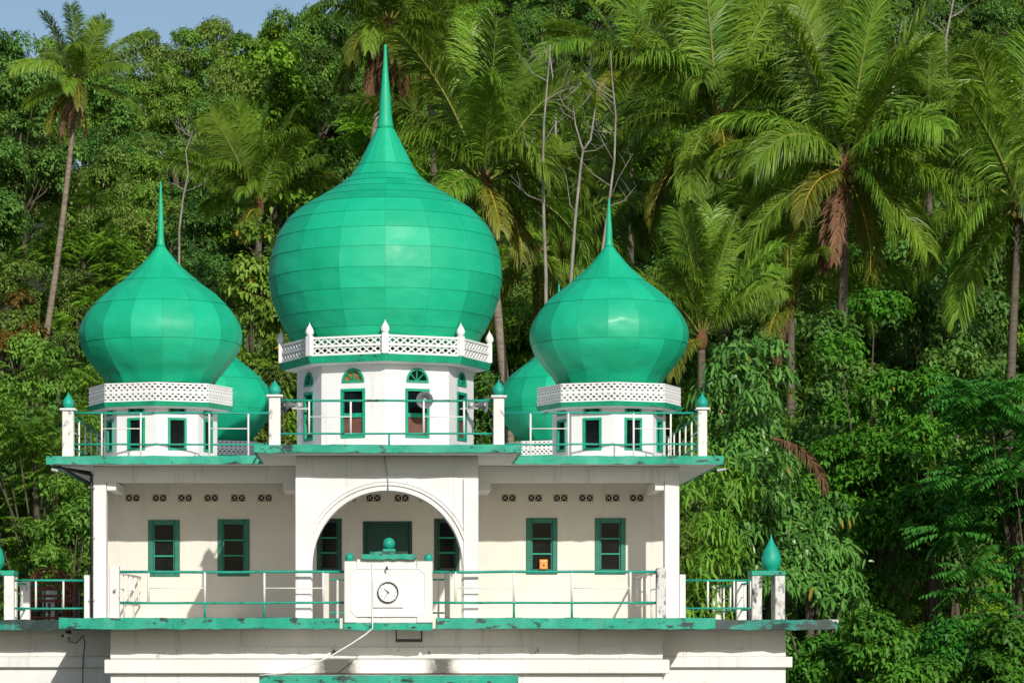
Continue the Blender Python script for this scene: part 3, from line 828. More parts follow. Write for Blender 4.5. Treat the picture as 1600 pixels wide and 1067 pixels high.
def tower_parts(Yc, dk):
    """dk: pixel dimensions; returns list of (name, mesh, level-1 index or None, local rotation)"""
    k = (DIST + Yc) / FPX
    items = []
    rd, rg = dk["drum"] * k, dk["ring"] * k
    zt_, zg1, zg0 = PZ(dk["top"], Yc), PZ(dk["mid"], Yc), PZ(dk["bot"], Yc)
    zf = ZU1 - .02
    # drum: eight faces with openings
    fw = 2 * rd * math.sin(R(22.5)); ap = rd * math.cos(R(22.5))
    ww = dk["ww"] * k / 2 / math.cos(R(22.5)); fz = PZ(dk["fan0"], Yc) ; wz0, wz1 = PZ(dk["w0"], Yc), PZ(dk["w1"], Yc)
    fr = ww * .88
    mb = MB(); hs = [rect_hole(-ww, ww, wz0, wz1), arch_hole(0, fr, fz, fz, 12, fr * 1.1)]
    wall_holes(mb, -fw/2, fw/2, zf, zg0 + .01, hs, 0, .14)
    face = list(mb.v), list(mb.f)
    drum = MB()
    rots = [R(22.5 + 45 * i) for i in range(8)]
    def place(v, a, d=ap):
        x, y, z = v; y = y - d
        return (x * math.cos(a) - y * math.sin(a), x * math.sin(a) + y * math.cos(a), z)
    for a in rots: drum.add([place(v, a) for v in face[0]], face[1])
    items.append(("drum", drum.mesh("drum", M["white"]), None, 0))
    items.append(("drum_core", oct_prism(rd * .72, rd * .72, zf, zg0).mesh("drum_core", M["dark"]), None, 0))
    # windows
    fm = M["frame_bright"]; b = dk["fr"] * k
    wf = MB()
    for (x0, x1, z0, z1) in ((-ww, -ww + b, wz0, wz1), (ww - b, ww, wz0, wz1), (-ww + b, ww - b, wz1 - b, wz1), (-ww + b, ww - b, wz0, wz0 + b)):
        wf.box(x0 + .001, x1 - .001, -ap - .025, -ap + .08, z0 + .001, z1 - .001)
    if dk["rail"]:
        zm_ = wz0 + (wz1 - wz0) * .46
        wf.box(-ww + b, ww - b, -ap + .0, -ap + .06, zm_ - .05, zm_ + .05)
    ff = MB(); n = 12
    for (r0, r1) in ((fr * .86, fr + .012),):
        for i in range(n):
            t0, t1 = math.pi * i / n, math.pi * (i + 1) / n
            q = [(r * math.cos(t), fz + 1.1 * r * math.sin(t)) for r, t in ((r0, t0), (r1, t0), (r1, t1), (r0, t1))]
            ff.add([(x, -ap - .025, z) for x, z in q] + [(x, -ap + .08, z) for x, z in q], [(0,1,2,3), (1,5,6,2), (0,3,7,4)])
    ff.box(-fr - .012, fr + .012, -ap - .027, -ap + .08, fz - .03, fz + .02)
    for t in (45, 90, 135): ff.tube([(0, -ap + .03, fz), (fr * .9 * math.cos(R(t)), -ap + .03, fz + fr * .97 * math.sin(R(t)))], .018, 5)
    fp = MB(); pts = [(fr * .88 * math.cos(math.pi * i / 14), fz + 1.1 * fr * .88 * math.sin(math.pi * i / 14)) for i in range(15)]
    fp.prism(pts, -ap + .05, -ap + .06)
    wfm, ffm, fpm = wf.mesh("window", fm), ff.mesh("fanlight", fm), fp.mesh("pane", M["glass"])
    fpa = fp.mesh("pane", M["amber"])
    up = MB(); lo = MB()
    zsplit = wz0 + (wz1 - wz0) * (.46 if dk["rail"] else 0.0)
    up.box(-ww + b * .9, ww - b * .9, -ap + .045, -ap + .055, max(zsplit, wz0 + b * .9), wz1 - b * .9)
    upm = up.mesh("pane", M["glass"])
    lom = None
    if dk["rail"]:
        lo.box(-ww + b * .9, ww - b * .9, -ap + .042, -ap + .058, wz0 + b * .9, zsplit); lom = lo.mesh("panel", M["brown_panel"])
    for i, a in enumerate(rots):
        w_i = len(items); items.append(("window", wfm, None, a)); items.append(("pane", upm, w_i, 0))
        if lom: items.append(("lower_panel", lom, w_i, 0))
        f_i = len(items); items.append(("fanlight", ffm, None, a)); items.append(("pane", fpa if (i == 7 and dk["rail"]) else fpm, f_i, 0))
    # green ring and lattice parapet
    items.append(("parapet_ring", oct_prism(rg * .985, rg + .02, zg0, zg1).mesh("parapet_ring", M["ring_green"]), None, 0))
    ri = len(items) - 1
    items.append(("ring_soffit", oct_prism(rg * .93, rg * .955, zg0 - .03, zg0 + .002).mesh("ring_soffit", M["white"]), ri, 0))
    W = 2 * rg * math.sin(R(22.5)); apg = rg * math.cos(R(22.5))
    lm = lattice_panel(W - .02, zt_ - zg1 - .004, dk["style"], M["lattice"])
    lv = np.empty(len(lm.vertices) * 3, dtype=np.float32); lm.vertices.foreach_get("co", lv); lv = lv.reshape(-1, 3)
    lv += np.array([-W / 2 + .01, -apg + .04, zg1 + .002], dtype=np.float32); lm.vertices.foreach_set("co", lv.ravel())
    for a in rots: items.append(("lattice_panel", lm, ri, a))
    if dk["style"] == 0:
        pm = MB(); pm.rbox(-.085, .085, -rg - .035, -rg + .10, zg1 + .003, zt_ + .03, .015)
        pmm = pm.mesh("ring_post", M["lattice"])
        hf = dk["fin"] * k
        fmsh = MB().lathe([(r * .21 if r > .02 else .004, zt_ + .03 + zz * hf) for r, zz in TEAR[::-1]], 0, -rg + .03, 12).mesh("ring_finial", M["lattice"], True)
        for i in range(8):
            items.append(("ring_post", pmm, ri, R(45 * i))); items.append(("ring_finial", fmsh, ri, R(45 * i)))
    # dome
    sp, sh, pan, aw = dome_meshes(dk["prof"], dk["rows"], 16, dk["aoff"], Yc, dk["subv"], dk["curved"], dk["dent"], random.Random(dk["seed"]), dk["arc"])
    di = len(items); items.append(("dome", sh, None, 0))
    items.append(("spire", sp, di, 0))
    items.append(("dome_sheeting", aw, di, 0))
    for p in pan: items.append(("dome_panel", p, di, 0))
    return items
def place_tower(items, x, y, rz=0.0, dome_rz=0.0, names=None):
    objs = []
    for name, me, par, a in items:
        if par is None: o = link(name, me, mosque, (x, y, 0), (0, 0, a + (dome_rz if name == "dome" else 0)))
        else: o = link(name, me, objs[par], (0, 0, 0), (0, 0, a))
        if name == "dome_sheeting": o["kind"] = "stuff"
        objs.append(o)
    return objs
MAIN_K = dict(drum=138, ring=164.6, top=539, mid=568, bot=578.5, ww=37, fan0=606, w0=692, w1=617, fr=4.2, rail=True, style=0, fin=21, prof=MAIN_PROF,
              rows=[201, 260, 278, 289, 300, 313, 328, 351, 377, 407, 439, 470, 500, 524, 556], aoff=R(-90), subv=4, curved=False, dent=.030, seed=11, arc=.72)
SIDE_K = dict(drum=88.5, ring=113, top=606, mid=635, bot=642, ww=28, fan0=650, w0=708, w1=658, fr=3.8, rail=False, style=1, fin=0, prof=SIDE_PROF,
              rows=[385, 441, 479, 539, 603], aoff=R(-90 + 6), subv=8, curved=True, dent=.026, seed=23, arc=.3)
YM, YT, YT2 = 13.0, 5.6, 24.2
main_items = tower_parts(YM, MAIN_K)
place_tower(main_items, PX(602, YM), YM)
side_items = tower_parts(YT, SIDE_K)
place_tower(side_items, PX(251, YT), YT)
side_items2 = tower_parts(YT, dict(SIDE_K, seed=37, aoff=R(-90 - 5), prof=[(310, .8), (335, 2.6), (360, 4.6)] + [(y, r * (.972 if r > 15 else 1)) for y, r in SIDE_PROF[3:]]))
place_tower(side_items2, PX(951.5, YT), YT)
place_tower(side_items2, PX(251, YT) , YT2)
place_tower(side_items, PX(951.5, YT), YT2)

# --- horn loudspeakers on the main drum
def horn(x, y, z, rz, tilt, label):
    h = empty("horn_loudspeaker", (x, y, z), rz); tag(h, label, "loudspeaker", "horn loudspeakers on the main drum")
    prof = [(.035, -.30), (.04, -.26), (.055, -.18), (.085, -.10), (.13, -.03), (.185, .02), (.205, .03), (.195, .022), (.125, -.035), (.08, -.10), (.03, -.17)]
    mb = MB().lathe(prof, 0, 0, 24)
    mb.v = [(vx, -vz, vy) for vx, vy, vz in mb.v]           # axis towards -y
    mb.build("horn_bell", M["horn_in"], h, True)
    MB().tube([(0, .28, 0), (0, .42, 0)], [.075, .07], 14).build("driver", M["grey_metal"], h, True)
    MB().tube([(0, .05, 0), (0, -.03, 0)], [.045, .05], 12).build("phase_plug", M["grey_metal"], h, True)
    MB().box(-.02, .02, .16, .62, -.10, -.06).box(-.02, .02, .24, .28, -.10, -.02).build("horn_bracket", M["grey_metal"], h)
    return h
kM = (DIST + YM) / FPX
xm0 = PX(602, YM); ap_ = 138 * kM * math.cos(R(22.5)); rdM = 138 * kM
a_ = R(22.5)
horn(xm0 + (ap_ + .60) * math.sin(a_) - .06, YM - (ap_ + .60) * math.cos(a_), PZ(624, YM - 2.6), 0.0, 0, "grey horn loudspeaker facing out before a main drum window")
horn(xm0 - rdM - .25, YM - .9, PZ(637, YM), R(-72), 0, "grey horn loudspeaker on the main drum aimed toward the leaning palm side")
horn(xm0 + rdM + .25, YM - .9, PZ(637, YM), R(72), 0, "grey horn loudspeaker on the main drum aimed toward the mango tree")

# --- rusty arched iron frame on the wing terrace
yr_ = 11.0
rf = empty("rusty_arched_frame", (PX(76, yr_), yr_, ztw))
tag(rf, "rusty arched iron frame with spokes standing on the wing terrace", "iron frame")
r1, zc = .50, .78
def arcp(r, y, n=20, a0=0, a1=180): return [(r * math.cos(R(a0 + (a1 - a0) * i / n)), y, zc + r * math.sin(R(a0 + (a1 - a0) * i / n))) for i in range(n + 1)]
for yy in (0, .5):
    for r in (r1, r1 * .8):
        MB().tube([(r, yy, 0)] + arcp(r, yy) + [(-r, yy, 0)], .024, 6).build("arch_bar", M["rust"], rf, True)
    for t in (30, 60, 90, 120, 150):
        MB().tube([(0, yy, zc), (r1 * math.cos(R(t)), yy, zc + r1 * math.sin(R(t)))], .014, 5).build("spoke", M["rust"], rf)
    for z in (.1, .3, .5, .62, zc):
        MB().box(-r1 - .1, r1 + .1, yy - .02, yy + .02, z - .03, z + .03).build("cross_bar", M["rust"], rf)
for i in range(7):
    x = -r1 + i * r1 / 3
    MB().box(x - .03, x + .03, .1, .13, .02, .45 + .12 * math.sin(i * 2.1)).build("slat", M["rust"], rf)
for x in (-r1 - .12, r1 + .12):
    MB().box(x - .035, x + .035, -.03, .53, -.02, .95).build("side_plate", M["rust"], rf)
# ------------------------------------------------------------------ ground and hillside
def hill(x, Y):
    s = max(0.0, Y - 25.0)
    base = .33 * s - 2.2 * (1 - math.exp(-s / 9.0)) * 0.4
    crest = 1 / (1 + math.exp(-(x + 7.0 + .03 * (Y - 130)) / 2.5))   # left shoulder falls away, the rest climbs on
    top = 32.4 + crest * 40.0
    k = 2.0
    base = -k * math.log(math.exp(-base / k) + math.exp(-top / k)) if base < 400 else top
    base -= (1 - crest) * .25 * max(0.0, Y - 135.0) + crest * .36 * max(0.0, Y - 236.0)
    w = min(1.0, s / 15.0)
    return base + w * (.8 * math.sin(x * .21 + Y * .13) + .5 * math.sin(x * .47 - Y * .29))
gx = np.concatenate([[-900, -400, -200, -120], np.linspace(-80, 110, 64), [150, 250, 450, 900]])
gy = np.concatenate([[-400, -150, -70, -30, 0, 15], np.linspace(22, 235, 72), [270, 330, 450, 800, 1500]])
GV = [(x, y, max(-30, hill(min(max(x, -90), 120), min(y, 240)))) for y in gy for x in gx]
nx = len(gx)
GF = [(j*nx + i, j*nx + i + 1, (j+1)*nx + i + 1, (j+1)*nx + i) for j in range(len(gy) - 1) for i in range(nx - 1)]
me = bpy.data.meshes.new("ground"); me.from_pydata(GV, [], GF)
mgd, nt, b = mat_new("forest_soil")
c1 = ramp(nt, noise(nt, .35, 6, .65, "World"), [(.35, (.018, .020, .010)), (.55, (.03, .045, .014)), (.75, (.06, .05, .028))])
nt.links.new(c1, b.inputs["Base Color"]); b.inputs["Roughness"].default_value = .95
me.materials.append(mgd); me.polygons.foreach_set("use_smooth", [True] * len(GF)); me.update()
tag(link("ground", me), kind="structure")

# ------------------------------------------------------------------ foliage materials
def leaf_mat(name, dark, mid, light, rough=.5, trans=.30, spec=.25, obj_var=.35, odd=None):
    m, nt, b = mat_new(name)
    g = N(nt, "ShaderNodeNewGeometry"); oi = N(nt, "ShaderNodeObjectInfo")
    stops = [(0, dark), (.55, mid), (1, light)]
    c = ramp(nt, g.outputs["Random Per Island"], stops)
    hsv = N(nt, "ShaderNodeHueSaturation")
    mr = N(nt, "ShaderNodeMapRange"); mr.inputs[3].default_value = 1 - obj_var; mr.inputs[4].default_value = 1 + obj_var * .8
    nt.links.new(oi.outputs["Random"], mr.inputs[0]); nt.links.new(mr.outputs[0], hsv.inputs["Value"])
    wob = math_n(nt, 'FRACT', math_n(nt, 'MULTIPLY', oi.outputs["Random"], 7.31))
    mh = N(nt, "ShaderNodeMapRange"); mh.inputs[3].default_value = .482; mh.inputs[4].default_value = .515
    nt.links.new(wob, mh.inputs[0]); nt.links.new(mh.outputs[0], hsv.inputs["Hue"])
    nt.links.new(c, hsv.inputs["Color"]); c = hsv.outputs[0]
    # broad tone patches through the crowns
    c = mix(nt, math_n(nt, 'MULTIPLY', ramp(nt, noise(nt, .45, 4, .6, "World"), [(.38, (0,0,0)), (.66, (1,1,1))]), .55), c, tuple(x * 1.45 for x in light))
    if odd:
        f = math_n(nt, 'GREATER_THAN', math_n(nt, 'FRACT', math_n(nt, 'MULTIPLY', g.outputs["Random Per Island"], 57.7)), odd[0])
        c = mix(nt, f, c, odd[1])
    nt.links.new(c, b.inputs["Base Color"])
    b.inputs["Roughness"].default_value = rough; b.inputs["Specular IOR Level"].default_value = spec
    tr = N(nt, "ShaderNodeBsdfTranslucent"); mx = N(nt, "ShaderNodeMixShader"); mx.inputs[0].default_value = trans
    tc = mix(nt, 1.0, c, (1.5, 1.35, .45), 'MULTIPLY'); nt.links.new(tc, tr.inputs[0])
    nt.links.new(b.outputs[0], mx.inputs[1]); nt.links.new(tr.outputs[0], mx.inputs[2])
    nt.links.new(mx.outputs[0], nt.nodes["Material Output"].inputs[0])
    return m
L = {}
L["dark"] = leaf_mat("leaf_dark", (0.045, 0.105, 0.022), (0.076, 0.178, 0.033), (0.138, 0.274, 0.047))
L["mid"] = leaf_mat("leaf_mid", (0.070, 0.147, 0.021), (0.118, 0.242, 0.030), (0.200, 0.350, 0.047))
L["bright"] = leaf_mat("leaf_bright", (0.072, 0.174, 0.014), (0.136, 0.297, 0.021), (0.227, 0.413, 0.037))
L["olive"] = leaf_mat("leaf_olive", (0.076, 0.149, 0.023), (0.131, 0.223, 0.036), (0.203, 0.308, 0.057), odd=(.994, (.20, .13, .03)))
L["mango"] = leaf_mat("leaf_mango", (0.042, 0.135, 0.023), (0.073, 0.208, 0.033), (0.124, 0.298, 0.051), rough=.36, trans=.2, spec=.5, obj_var=.1, odd=(.992, (.30, .20, .03)))
L["fine"] = leaf_mat("leaf_fine", (0.063, 0.151, 0.018), (0.102, 0.234, 0.026), (0.169, 0.333, 0.040), obj_var=.2)
L["pinnate"] = leaf_mat("leaf_pinnate", (0.030, 0.121, 0.018), (0.049, 0.193, 0.028), (0.093, 0.295, 0.043), obj_var=.1)
L["yellowing"] = leaf_mat("leaf_yellowing", (0.076, 0.167, 0.019), (0.130, 0.255, 0.028), (0.217, 0.333, 0.047), odd=(.985, (.55, .30, .02)), obj_var=.1)
L["autumn"] = leaf_mat("leaf_autumn", (.06, .075, .012), (.11, .09, .015), (.20, .10, .02), obj_var=.2)
L["vivid"] = leaf_mat("leaf_vivid", (0.036, 0.129, 0.010), (0.063, 0.202, 0.014), (0.110, 0.280, 0.022), obj_var=.12, odd=(.994, (.28, .22, .03)))
L["shrub"] = leaf_mat("leaf_shrub", (0.024, 0.108, 0.011), (0.048, 0.173, 0.017), (0.090, 0.255, 0.025), obj_var=.25)
L["palm"] = leaf_mat("palm_leaflet", (.055, .135, .012), (.120, .235, .022), (.225, .350, .038), rough=.40, trans=.36, spec=.4, obj_var=.5)
L["palm_old"] = leaf_mat("palm_leaflet_yellowing", (.085, .130, .016), (.140, .185, .020), (.225, .235, .032), rough=.42, trans=.3, obj_var=.3)
L["dead"] = leaf_mat("dead_frond", (0.093, 0.050, 0.026), (0.145, 0.080, 0.042), (0.204, 0.125, 0.066), rough=.8, trans=.12, spec=.1, obj_var=.25)
M["rachis"] = plain("palm_rachis", (.22, .24, .05), .5, var=.25)
M["rachis_old"] = plain("palm_rachis_orange", (.46, .30, .04), .5, var=.25)
M["rachis_dead"] = plain("palm_rachis_dead", (.20, .10, .045), .8, var=.3)
M["fibre"] = plain("palm_fibre", (.14, .062, .025), .95, var=.4, scale=9)
M["nut"] = plain("coconut_husk", (.24, .20, .04), .5, var=.4, scale=3)
def bark(name, a, c_, sc=5.0, rings=False):
    m, nt, b = mat_new(name)
    c = ramp(nt, noise(nt, sc, 7, .7, "Object", (1, 1, 4.0 if rings else .35)), [(.32, a), (.68, c_)])
    nt.links.new(c, b.inputs["Base Color"]); b.inputs["Roughness"].default_value = .9
    bump(nt, b, noise(nt, sc * 3, 5, .7, "Object", (1, 1, 5.0 if rings else .3)), .7, .03)
    return m
M["palm_trunk"] = bark("palm_bark", (.12, .095, .065), (.31, .255, .185), 3.0, True)
M["palm_trunk_shaded"] = bark("palm_bark_shaded", (.06, .048, .035), (.17, .14, .10), 3.0, True)  # same bark, colour darkened to stand for tree shade on most trunks
M["bark"] = bark("tree_bark", (.035, .028, .018), (.13, .10, .065))
M["pale_bark"] = bark("pale_bark", (.13, .12, .095), (.34, .31, .26), 4.0)

# ------------------------------------------------------------------ leaf clouds
def nrm(a): return a / np.maximum(1e-9, np.linalg.norm(a, axis=1, keepdims=True))
def leaves_arr(base, d, n, Ln, Wd, kind):
    """kind 0: folded oval leaf (2 tris), 1: long drooping leaf (4 tris)"""
    d = nrm(d); s = nrm(np.cross(d, n)); n = np.cross(s, d)
    Ln = Ln[:, None]; Wd = Wd[:, None]; down = np.array([0, 0, -1.0])
    if kind == 0:
        P = [base, base + d*Ln*.45 + s*Wd + n*Wd*.25, base + d*Ln*.45 - s*Wd + n*Wd*.25, base + d*Ln + down*Ln*.18]
        T = np.array([[0, 1, 3], [0, 3, 2]])
    else:
        m1 = base + d*Ln*.34 + down*Ln*.05; m2 = base + d*Ln*.68 + down*Ln*.20
        P = [base, m1 + s*Wd, m1 - s*Wd, m2 + s*Wd*.85, m2 - s*Wd*.85, base + d*Ln*.92 + down*Ln*.46]
        T = np.array([[0, 1, 2], [1, 3, 4], [1, 4, 2], [3, 5, 4]])
    k = len(P); N_ = len(base)
    V = np.stack(P, 1).reshape(-1, 3)
    F = (np.arange(N_)[:, None, None] * k + T[None]).reshape(-1, 3)
    return V, F

def rosettes(rg, C, Rr, n_ros, k, Ln, Wd, kind, droop=.3, squash=.75, flat=.6, inner=.45):
    """C (m,3) clump centres, Rr (m) radii -> leaf arrays"""
    m = len(C); idx = np.repeat(np.arange(m), n_ros); n = len(idx)
    u = nrm(rg.normal(size=(n, 3))); u[:, 2] = np.where(u[:, 2] < -.35, -u[:, 2] * .6, u[:, 2]); u = nrm(u)
    rad = inner + (1 - inner) * rg.random(n) ** .5
    pos = C[idx] + u * (Rr[idx] * rad)[:, None] * np.array([1, 1, squash])
    ax = nrm(u * np.array([1, 1, .7]) + np.array([0, 0, .35]) + rg.normal(size=(n, 3)) * .2)
    a = np.where(np.abs(ax[:, 2:3]) < .9, np.array([[0, 0, 1.0]]), np.array([[1.0, 0, 0]]))
    e1 = nrm(np.cross(ax, a)); e2 = np.cross(ax, e1)
    ph = rg.random(n) * 6.28
    B, D, NN = [], [], []
    for j in range(k):
        an = ph + 2 * math.pi * j / k + rg.normal(size=n) * .25
        rdl = e1 * np.cos(an)[:, None] + e2 * np.sin(an)[:, None]
        tilt = rg.random(n)[:, None] * .6
        d = nrm(rdl + ax * (.15 + tilt) * flat + np.array([0, 0, -1.0]) * droop * (.5 + rg.random((n, 1))))
        B.append(pos + rg.normal(size=(n, 3)) * Ln * .35); D.append(d); NN.append(nrm(ax + np.array([0, 0, .9]) + rg.normal(size=(n, 3)) * .35))
    B, D, NN = np.concatenate(B), np.concatenate(D), np.concatenate(NN)
    q = len(B); s = .65 + .6 * rg.random(q)
    return leaves_arr(B, D, NN, Ln * s, Wd * s, kind)

def pinnate(rg, C, Rr, n_fr, rl, pairs, Ln, Wd, squash=.7):
    """sprays of feather leaves: each rachis carries paired drooping leaflets"""
    m = len(C); idx = np.repeat(np.arange(m), n_fr); n = len(idx)
    u = nrm(rg.normal(size=(n, 3))); u[:, 2] = np.abs(u[:, 2]) * .8 - .15; u = nrm(u)
    pos = C[idx] + u * (Rr[idx] * (.35 + .6 * rg.random(n)))[:, None] * np.array([1, 1, squash])
    d = nrm(u * np.array([1, 1, .35]) + rg.normal(size=(n, 3)) * .25)
    side = nrm(np.cross(d, np.array([0, 0, 1.0])))
    B, D, NN, S = [], [], [], []
    for j in range(pairs):
        t = (j + .6) / pairs
        p = pos + d * (rl * t) + np.array([0, 0, -1.0]) * rl * .32 * t * t
        for sg in (-1, 1):
            B.append(p); D.append(nrm(side * sg + d * .35 + np.array([0, 0, -.45]) + rg.normal(size=(n, 3)) * .1))
            NN.append(nrm(np.array([0, 0, 1.0]) + side * sg * .3 + rg.normal(size=(n, 3)) * .1)); S.append(np.full(n, .7 + .5 * math.sin(math.pi * min(1, t * 1.05))))
    B, D, NN, S = map(np.concatenate, (B, D, NN, S))
    return leaves_arr(B, D, NN, Ln * S, Wd * S, 0)

def clump_set(rg, H, Rc, n, r0, r1, zmin=.35, shape=1.0, lobes=5):
    """clump centres arranged on a few lobes so that the outline stays uneven"""
    lob = []
    for i in range(lobes):
        a = 2 * math.pi * (i + rg.random() * .6) / lobes
        lob.append((Rc * .52 * math.cos(a) * rg.uniform(.6, 1.15), Rc * .52 * math.sin(a) * rg.uniform(.6, 1.15), H * rg.uniform(zmin + .12, .86)))
    lob.append((0, 0, H * .92)); lob = np.array(lob)
    C = []
    for i in range(n):
        c = lob[i % len(lob)]; u = rg.normal(size=3); u /= np.linalg.norm(u)
        C.append(c + u * np.array([Rc * .50, Rc * .50, Rc * .42 * shape]) * rg.uniform(.45, 1.0))
    C = np.array(C); C[:, 2] = np.clip(C[:, 2], H * zmin, H * 1.02)
    return C, rg.uniform(r0, r1, n)

def limb_mesh(rg, H, C, r_tr, mat, name="trunk", lean=(0, 0), share=.6):
    mb = MB(); top = np.array([lean[0], lean[1], H * .78])
    pts = [Vector((lean[0] * t * t + .12 * math.sin(3 * t + 1), lean[1] * t * t + .1 * math.cos(4 * t), H * .78 * t)) for t in np.linspace(0, 1, 7)]
    mb.tube(pts, [r_tr * (1.25 - .95 * t) for t in np.linspace(0, 1, 7)], 9)
    order = list(range(len(C))); rg.shuffle(order)
    for i in order[:int(len(C) * share)]:
        c = Vector(C[i]); t = min(.96, max(.25, (c.z / H - .22) * 1.05))
        s = Vector((lean[0] * t * t, lean[1] * t * t, H * .78 * t))
        m_ = s.lerp(c, .5) + Vector((0, 0, -.12 * (c - s).length)) + Vector(rg.normal(size=3)) * .12
        r = r_tr * .34 * (1.1 - t * .5)
        mb.tube([s, m_, c], [r, r * .6, r * .22], 6)
    return mb.mesh(name, mat, True)

def make_kind(seed, H, Rc, n, r0, r1, ros, k, Ln, Wd, kind, mat, zmin=.35, droop=.3, r_tr=.2, style="ros", shape=1.0, lobes=5, squash=.75, bk="bark", share=.6, inner=.45):
    rg = np.random.default_rng(seed)
    C, Rr = clump_set(rg, H, Rc, n, r0, r1, zmin, shape, lobes)
    if style == "ros": V, F = rosettes(rg, C, Rr, ros, k, Ln, Wd, kind, droop, squash, inner=inner)
    else: V, F = pinnate(rg, C, Rr, ros, k[0], k[1], Ln, Wd, squash)
    return limb_mesh(rg, H, C, r_tr, M[bk], share=share), tri_mesh("crown", V, F, mat)

def plant_tree(kind, name, x, Y, rz, sc, label, group=None, cat="tree", dz=-.15):
    z = hill(x, Y) + dz
    t = empty(name, (x, Y, z), rz)
    t.scale = (sc, sc, sc) if not isinstance(sc, tuple) else sc
    tag(t, label, cat, group)
    link("trunk", kind[0], t); link("crown", kind[1], t)
    return t

# ------------------------------------------------------------------ hillside trees
HK = {
 "dark":   [make_kind(s, 9.0, 3.3, 32, .7, 1.2, 84, 6, .225, .058, 0, L["dark"]) for s in (1, 2)],
 "mid":    [make_kind(s, 8.0, 3.0, 30, .6, 1.1, 84, 6, .205, .05, 0, L["mid"], lobes=6) for s in (3, 4)],
 "bright": [make_kind(s, 7.5, 3.2, 32, .55, 1.0, 80, 6, .21, .058, 0, L["bright"], lobes=6, squash=.6) for s in (5, 6)],
 "olive":  [make_kind(s, 7.0, 2.8, 28, .55, 1.05, 92, 6, .185, .038, 0, L["olive"], zmin=.2) for s in (7, 8)],
 "spindly":[make_kind(s, 9.5, 2.4, 13, .45, .8, 42, 6, .24, .06, 0, L["dark"], zmin=.62, r_tr=.10, bk="pale_bark", squash=.5, share=1.0) for s in (9, 10)],
 "feather":[make_kind(s, 7.5, 3.0, 26, .65, 1.05, 34, (.62, 9), .18, .034, 0, L["bright"], style="pin") for s in (12, 13)],
}
HLAB = {
 "dark": ("broadleaf_tree", "dense dark green broadleaf tree on the forested hillside"),
 "mid": ("broadleaf_tree", "mid green leafy tree on the forested hillside"),
 "bright": ("broadleaf_tree", "bright yellow-green broadleaf tree on the forested hillside"),
 "olive": ("scrub_tree", "olive green scrubby tree on the hillside"),
 "spindly": ("spindly_tree", "thin pale-stemmed sparse tree on the hillside"),
 "feather": ("feathery_tree", "light green feathery-leaved tree on the hillside"),
}
hr = random.Random(77)
Y = 31.0
count = 0
while Y < 206:
    d = DIST + Y
    x0, x1 = (-90 - VX) * d / FPX - 2, (1730 - VX) * d / FPX + 3
    step = 4.3 + (Y - 30) * .011
    x = x0 + hr.uniform(0, step)
    while x < x1:
        xx, yy = x + hr.uniform(-1.3, 1.3), Y + hr.uniform(-1.6, 1.6)
        px = VX + xx * FPX / (DIST + yy)
        crest_left = px < 360 and yy > 122
        if crest_left: pool = ["spindly", "spindly", "mid", "dark"]
        elif px < 300: pool = ["olive", "olive", "mid", "dark", "feather"] if yy < 80 else ["mid", "olive", "dark", "dark"]
        elif px < 560: pool = ["dark", "dark", "bright", "mid", "olive"]
        elif px < 1000: pool = ["bright", "mid", "feather", "olive"] if yy < 110 else ["dark", "dark", "bright", "mid"]
        else: pool = ["dark", "mid", "dark", "bright", "feather"] if yy < 110 else ["dark", "dark", "dark", "mid"]
        kn = hr.choice(pool); v = hr.choice(HK[kn])
        sc = hr.uniform(.75, 1.1)
        if yy < 44: sc *= .85
        if crest_left and yy > 150: x += step; continue
        nm, lb = HLAB[kn]
        topz = hill(xx, yy) + {"dark": 9, "mid": 8, "bright": 7.5, "olive": 7, "spindly": 9.5, "feather": 7.5}[kn] * sc
        tpy = VY - (topz + 1.2 - EYE) * FPX / (DIST + yy)
        if 170 < px < 1040 and tpy > 640: x += step; continue
        if px < 560 and yy > 95 and tpy < 50 - max(0, px - 230) * .17: x += step * .6; continue
        if 25 < px < 165 and yy < 69 and tpy < 525: x += step * .6; continue
        if crest_left: zone = "on the ridge against the sky"
        elif px < 330 and yy < 75: zone = "on the slope around the leaning palm trunk"
        elif px < 330: zone = "on the slope behind the leaning palm"
        elif px < 560: zone = "on the slope around the large rounded bright tree" if yy > 55 else "on the slope around the young upright palm"
        elif px < 790: zone = "behind the main dome and its spire" if yy < 90 else "high on the slope above the rust-skirted palm"
        elif px < 1030: zone = "on the slope around the bare pale trees" if yy < 80 else "high on the slope above the bare pale trees"
        elif px < 1440: zone = "among the trunks of the large palms" if yy < 70 else "high on the slope above the large palms"
        else: zone = "around the shaded palm" if yy < 70 else "high on the slope above the shaded palm"
        lb = lb.split(" on the")[0] + " " + zone
        plant_tree(v, nm, xx, yy, hr.uniform(0, 6.28), (sc, sc, sc * hr.uniform(.85, 1.15)), lb, kn + "-leaved hillside trees " + zone if kn != "spindly" else "thin pale-stemmed hillside trees " + zone)
        count += 1
        x += step * hr.uniform(.85, 1.2)
    Y += 4.6 + (Y - 30) * .016
def skyline(px):
    P = [(-200, 20), (0, 28), (60, 46), (190, 52), (250, 40), (330, 24), (420, 12), (540, 0), (700, -25)]
    for (a, u), (b_, v) in zip(P[:-1], P[1:]):
        if a <= px <= b_: return u + (v - u) * (px - a) / (b_ - a)
    return -25
px = -130
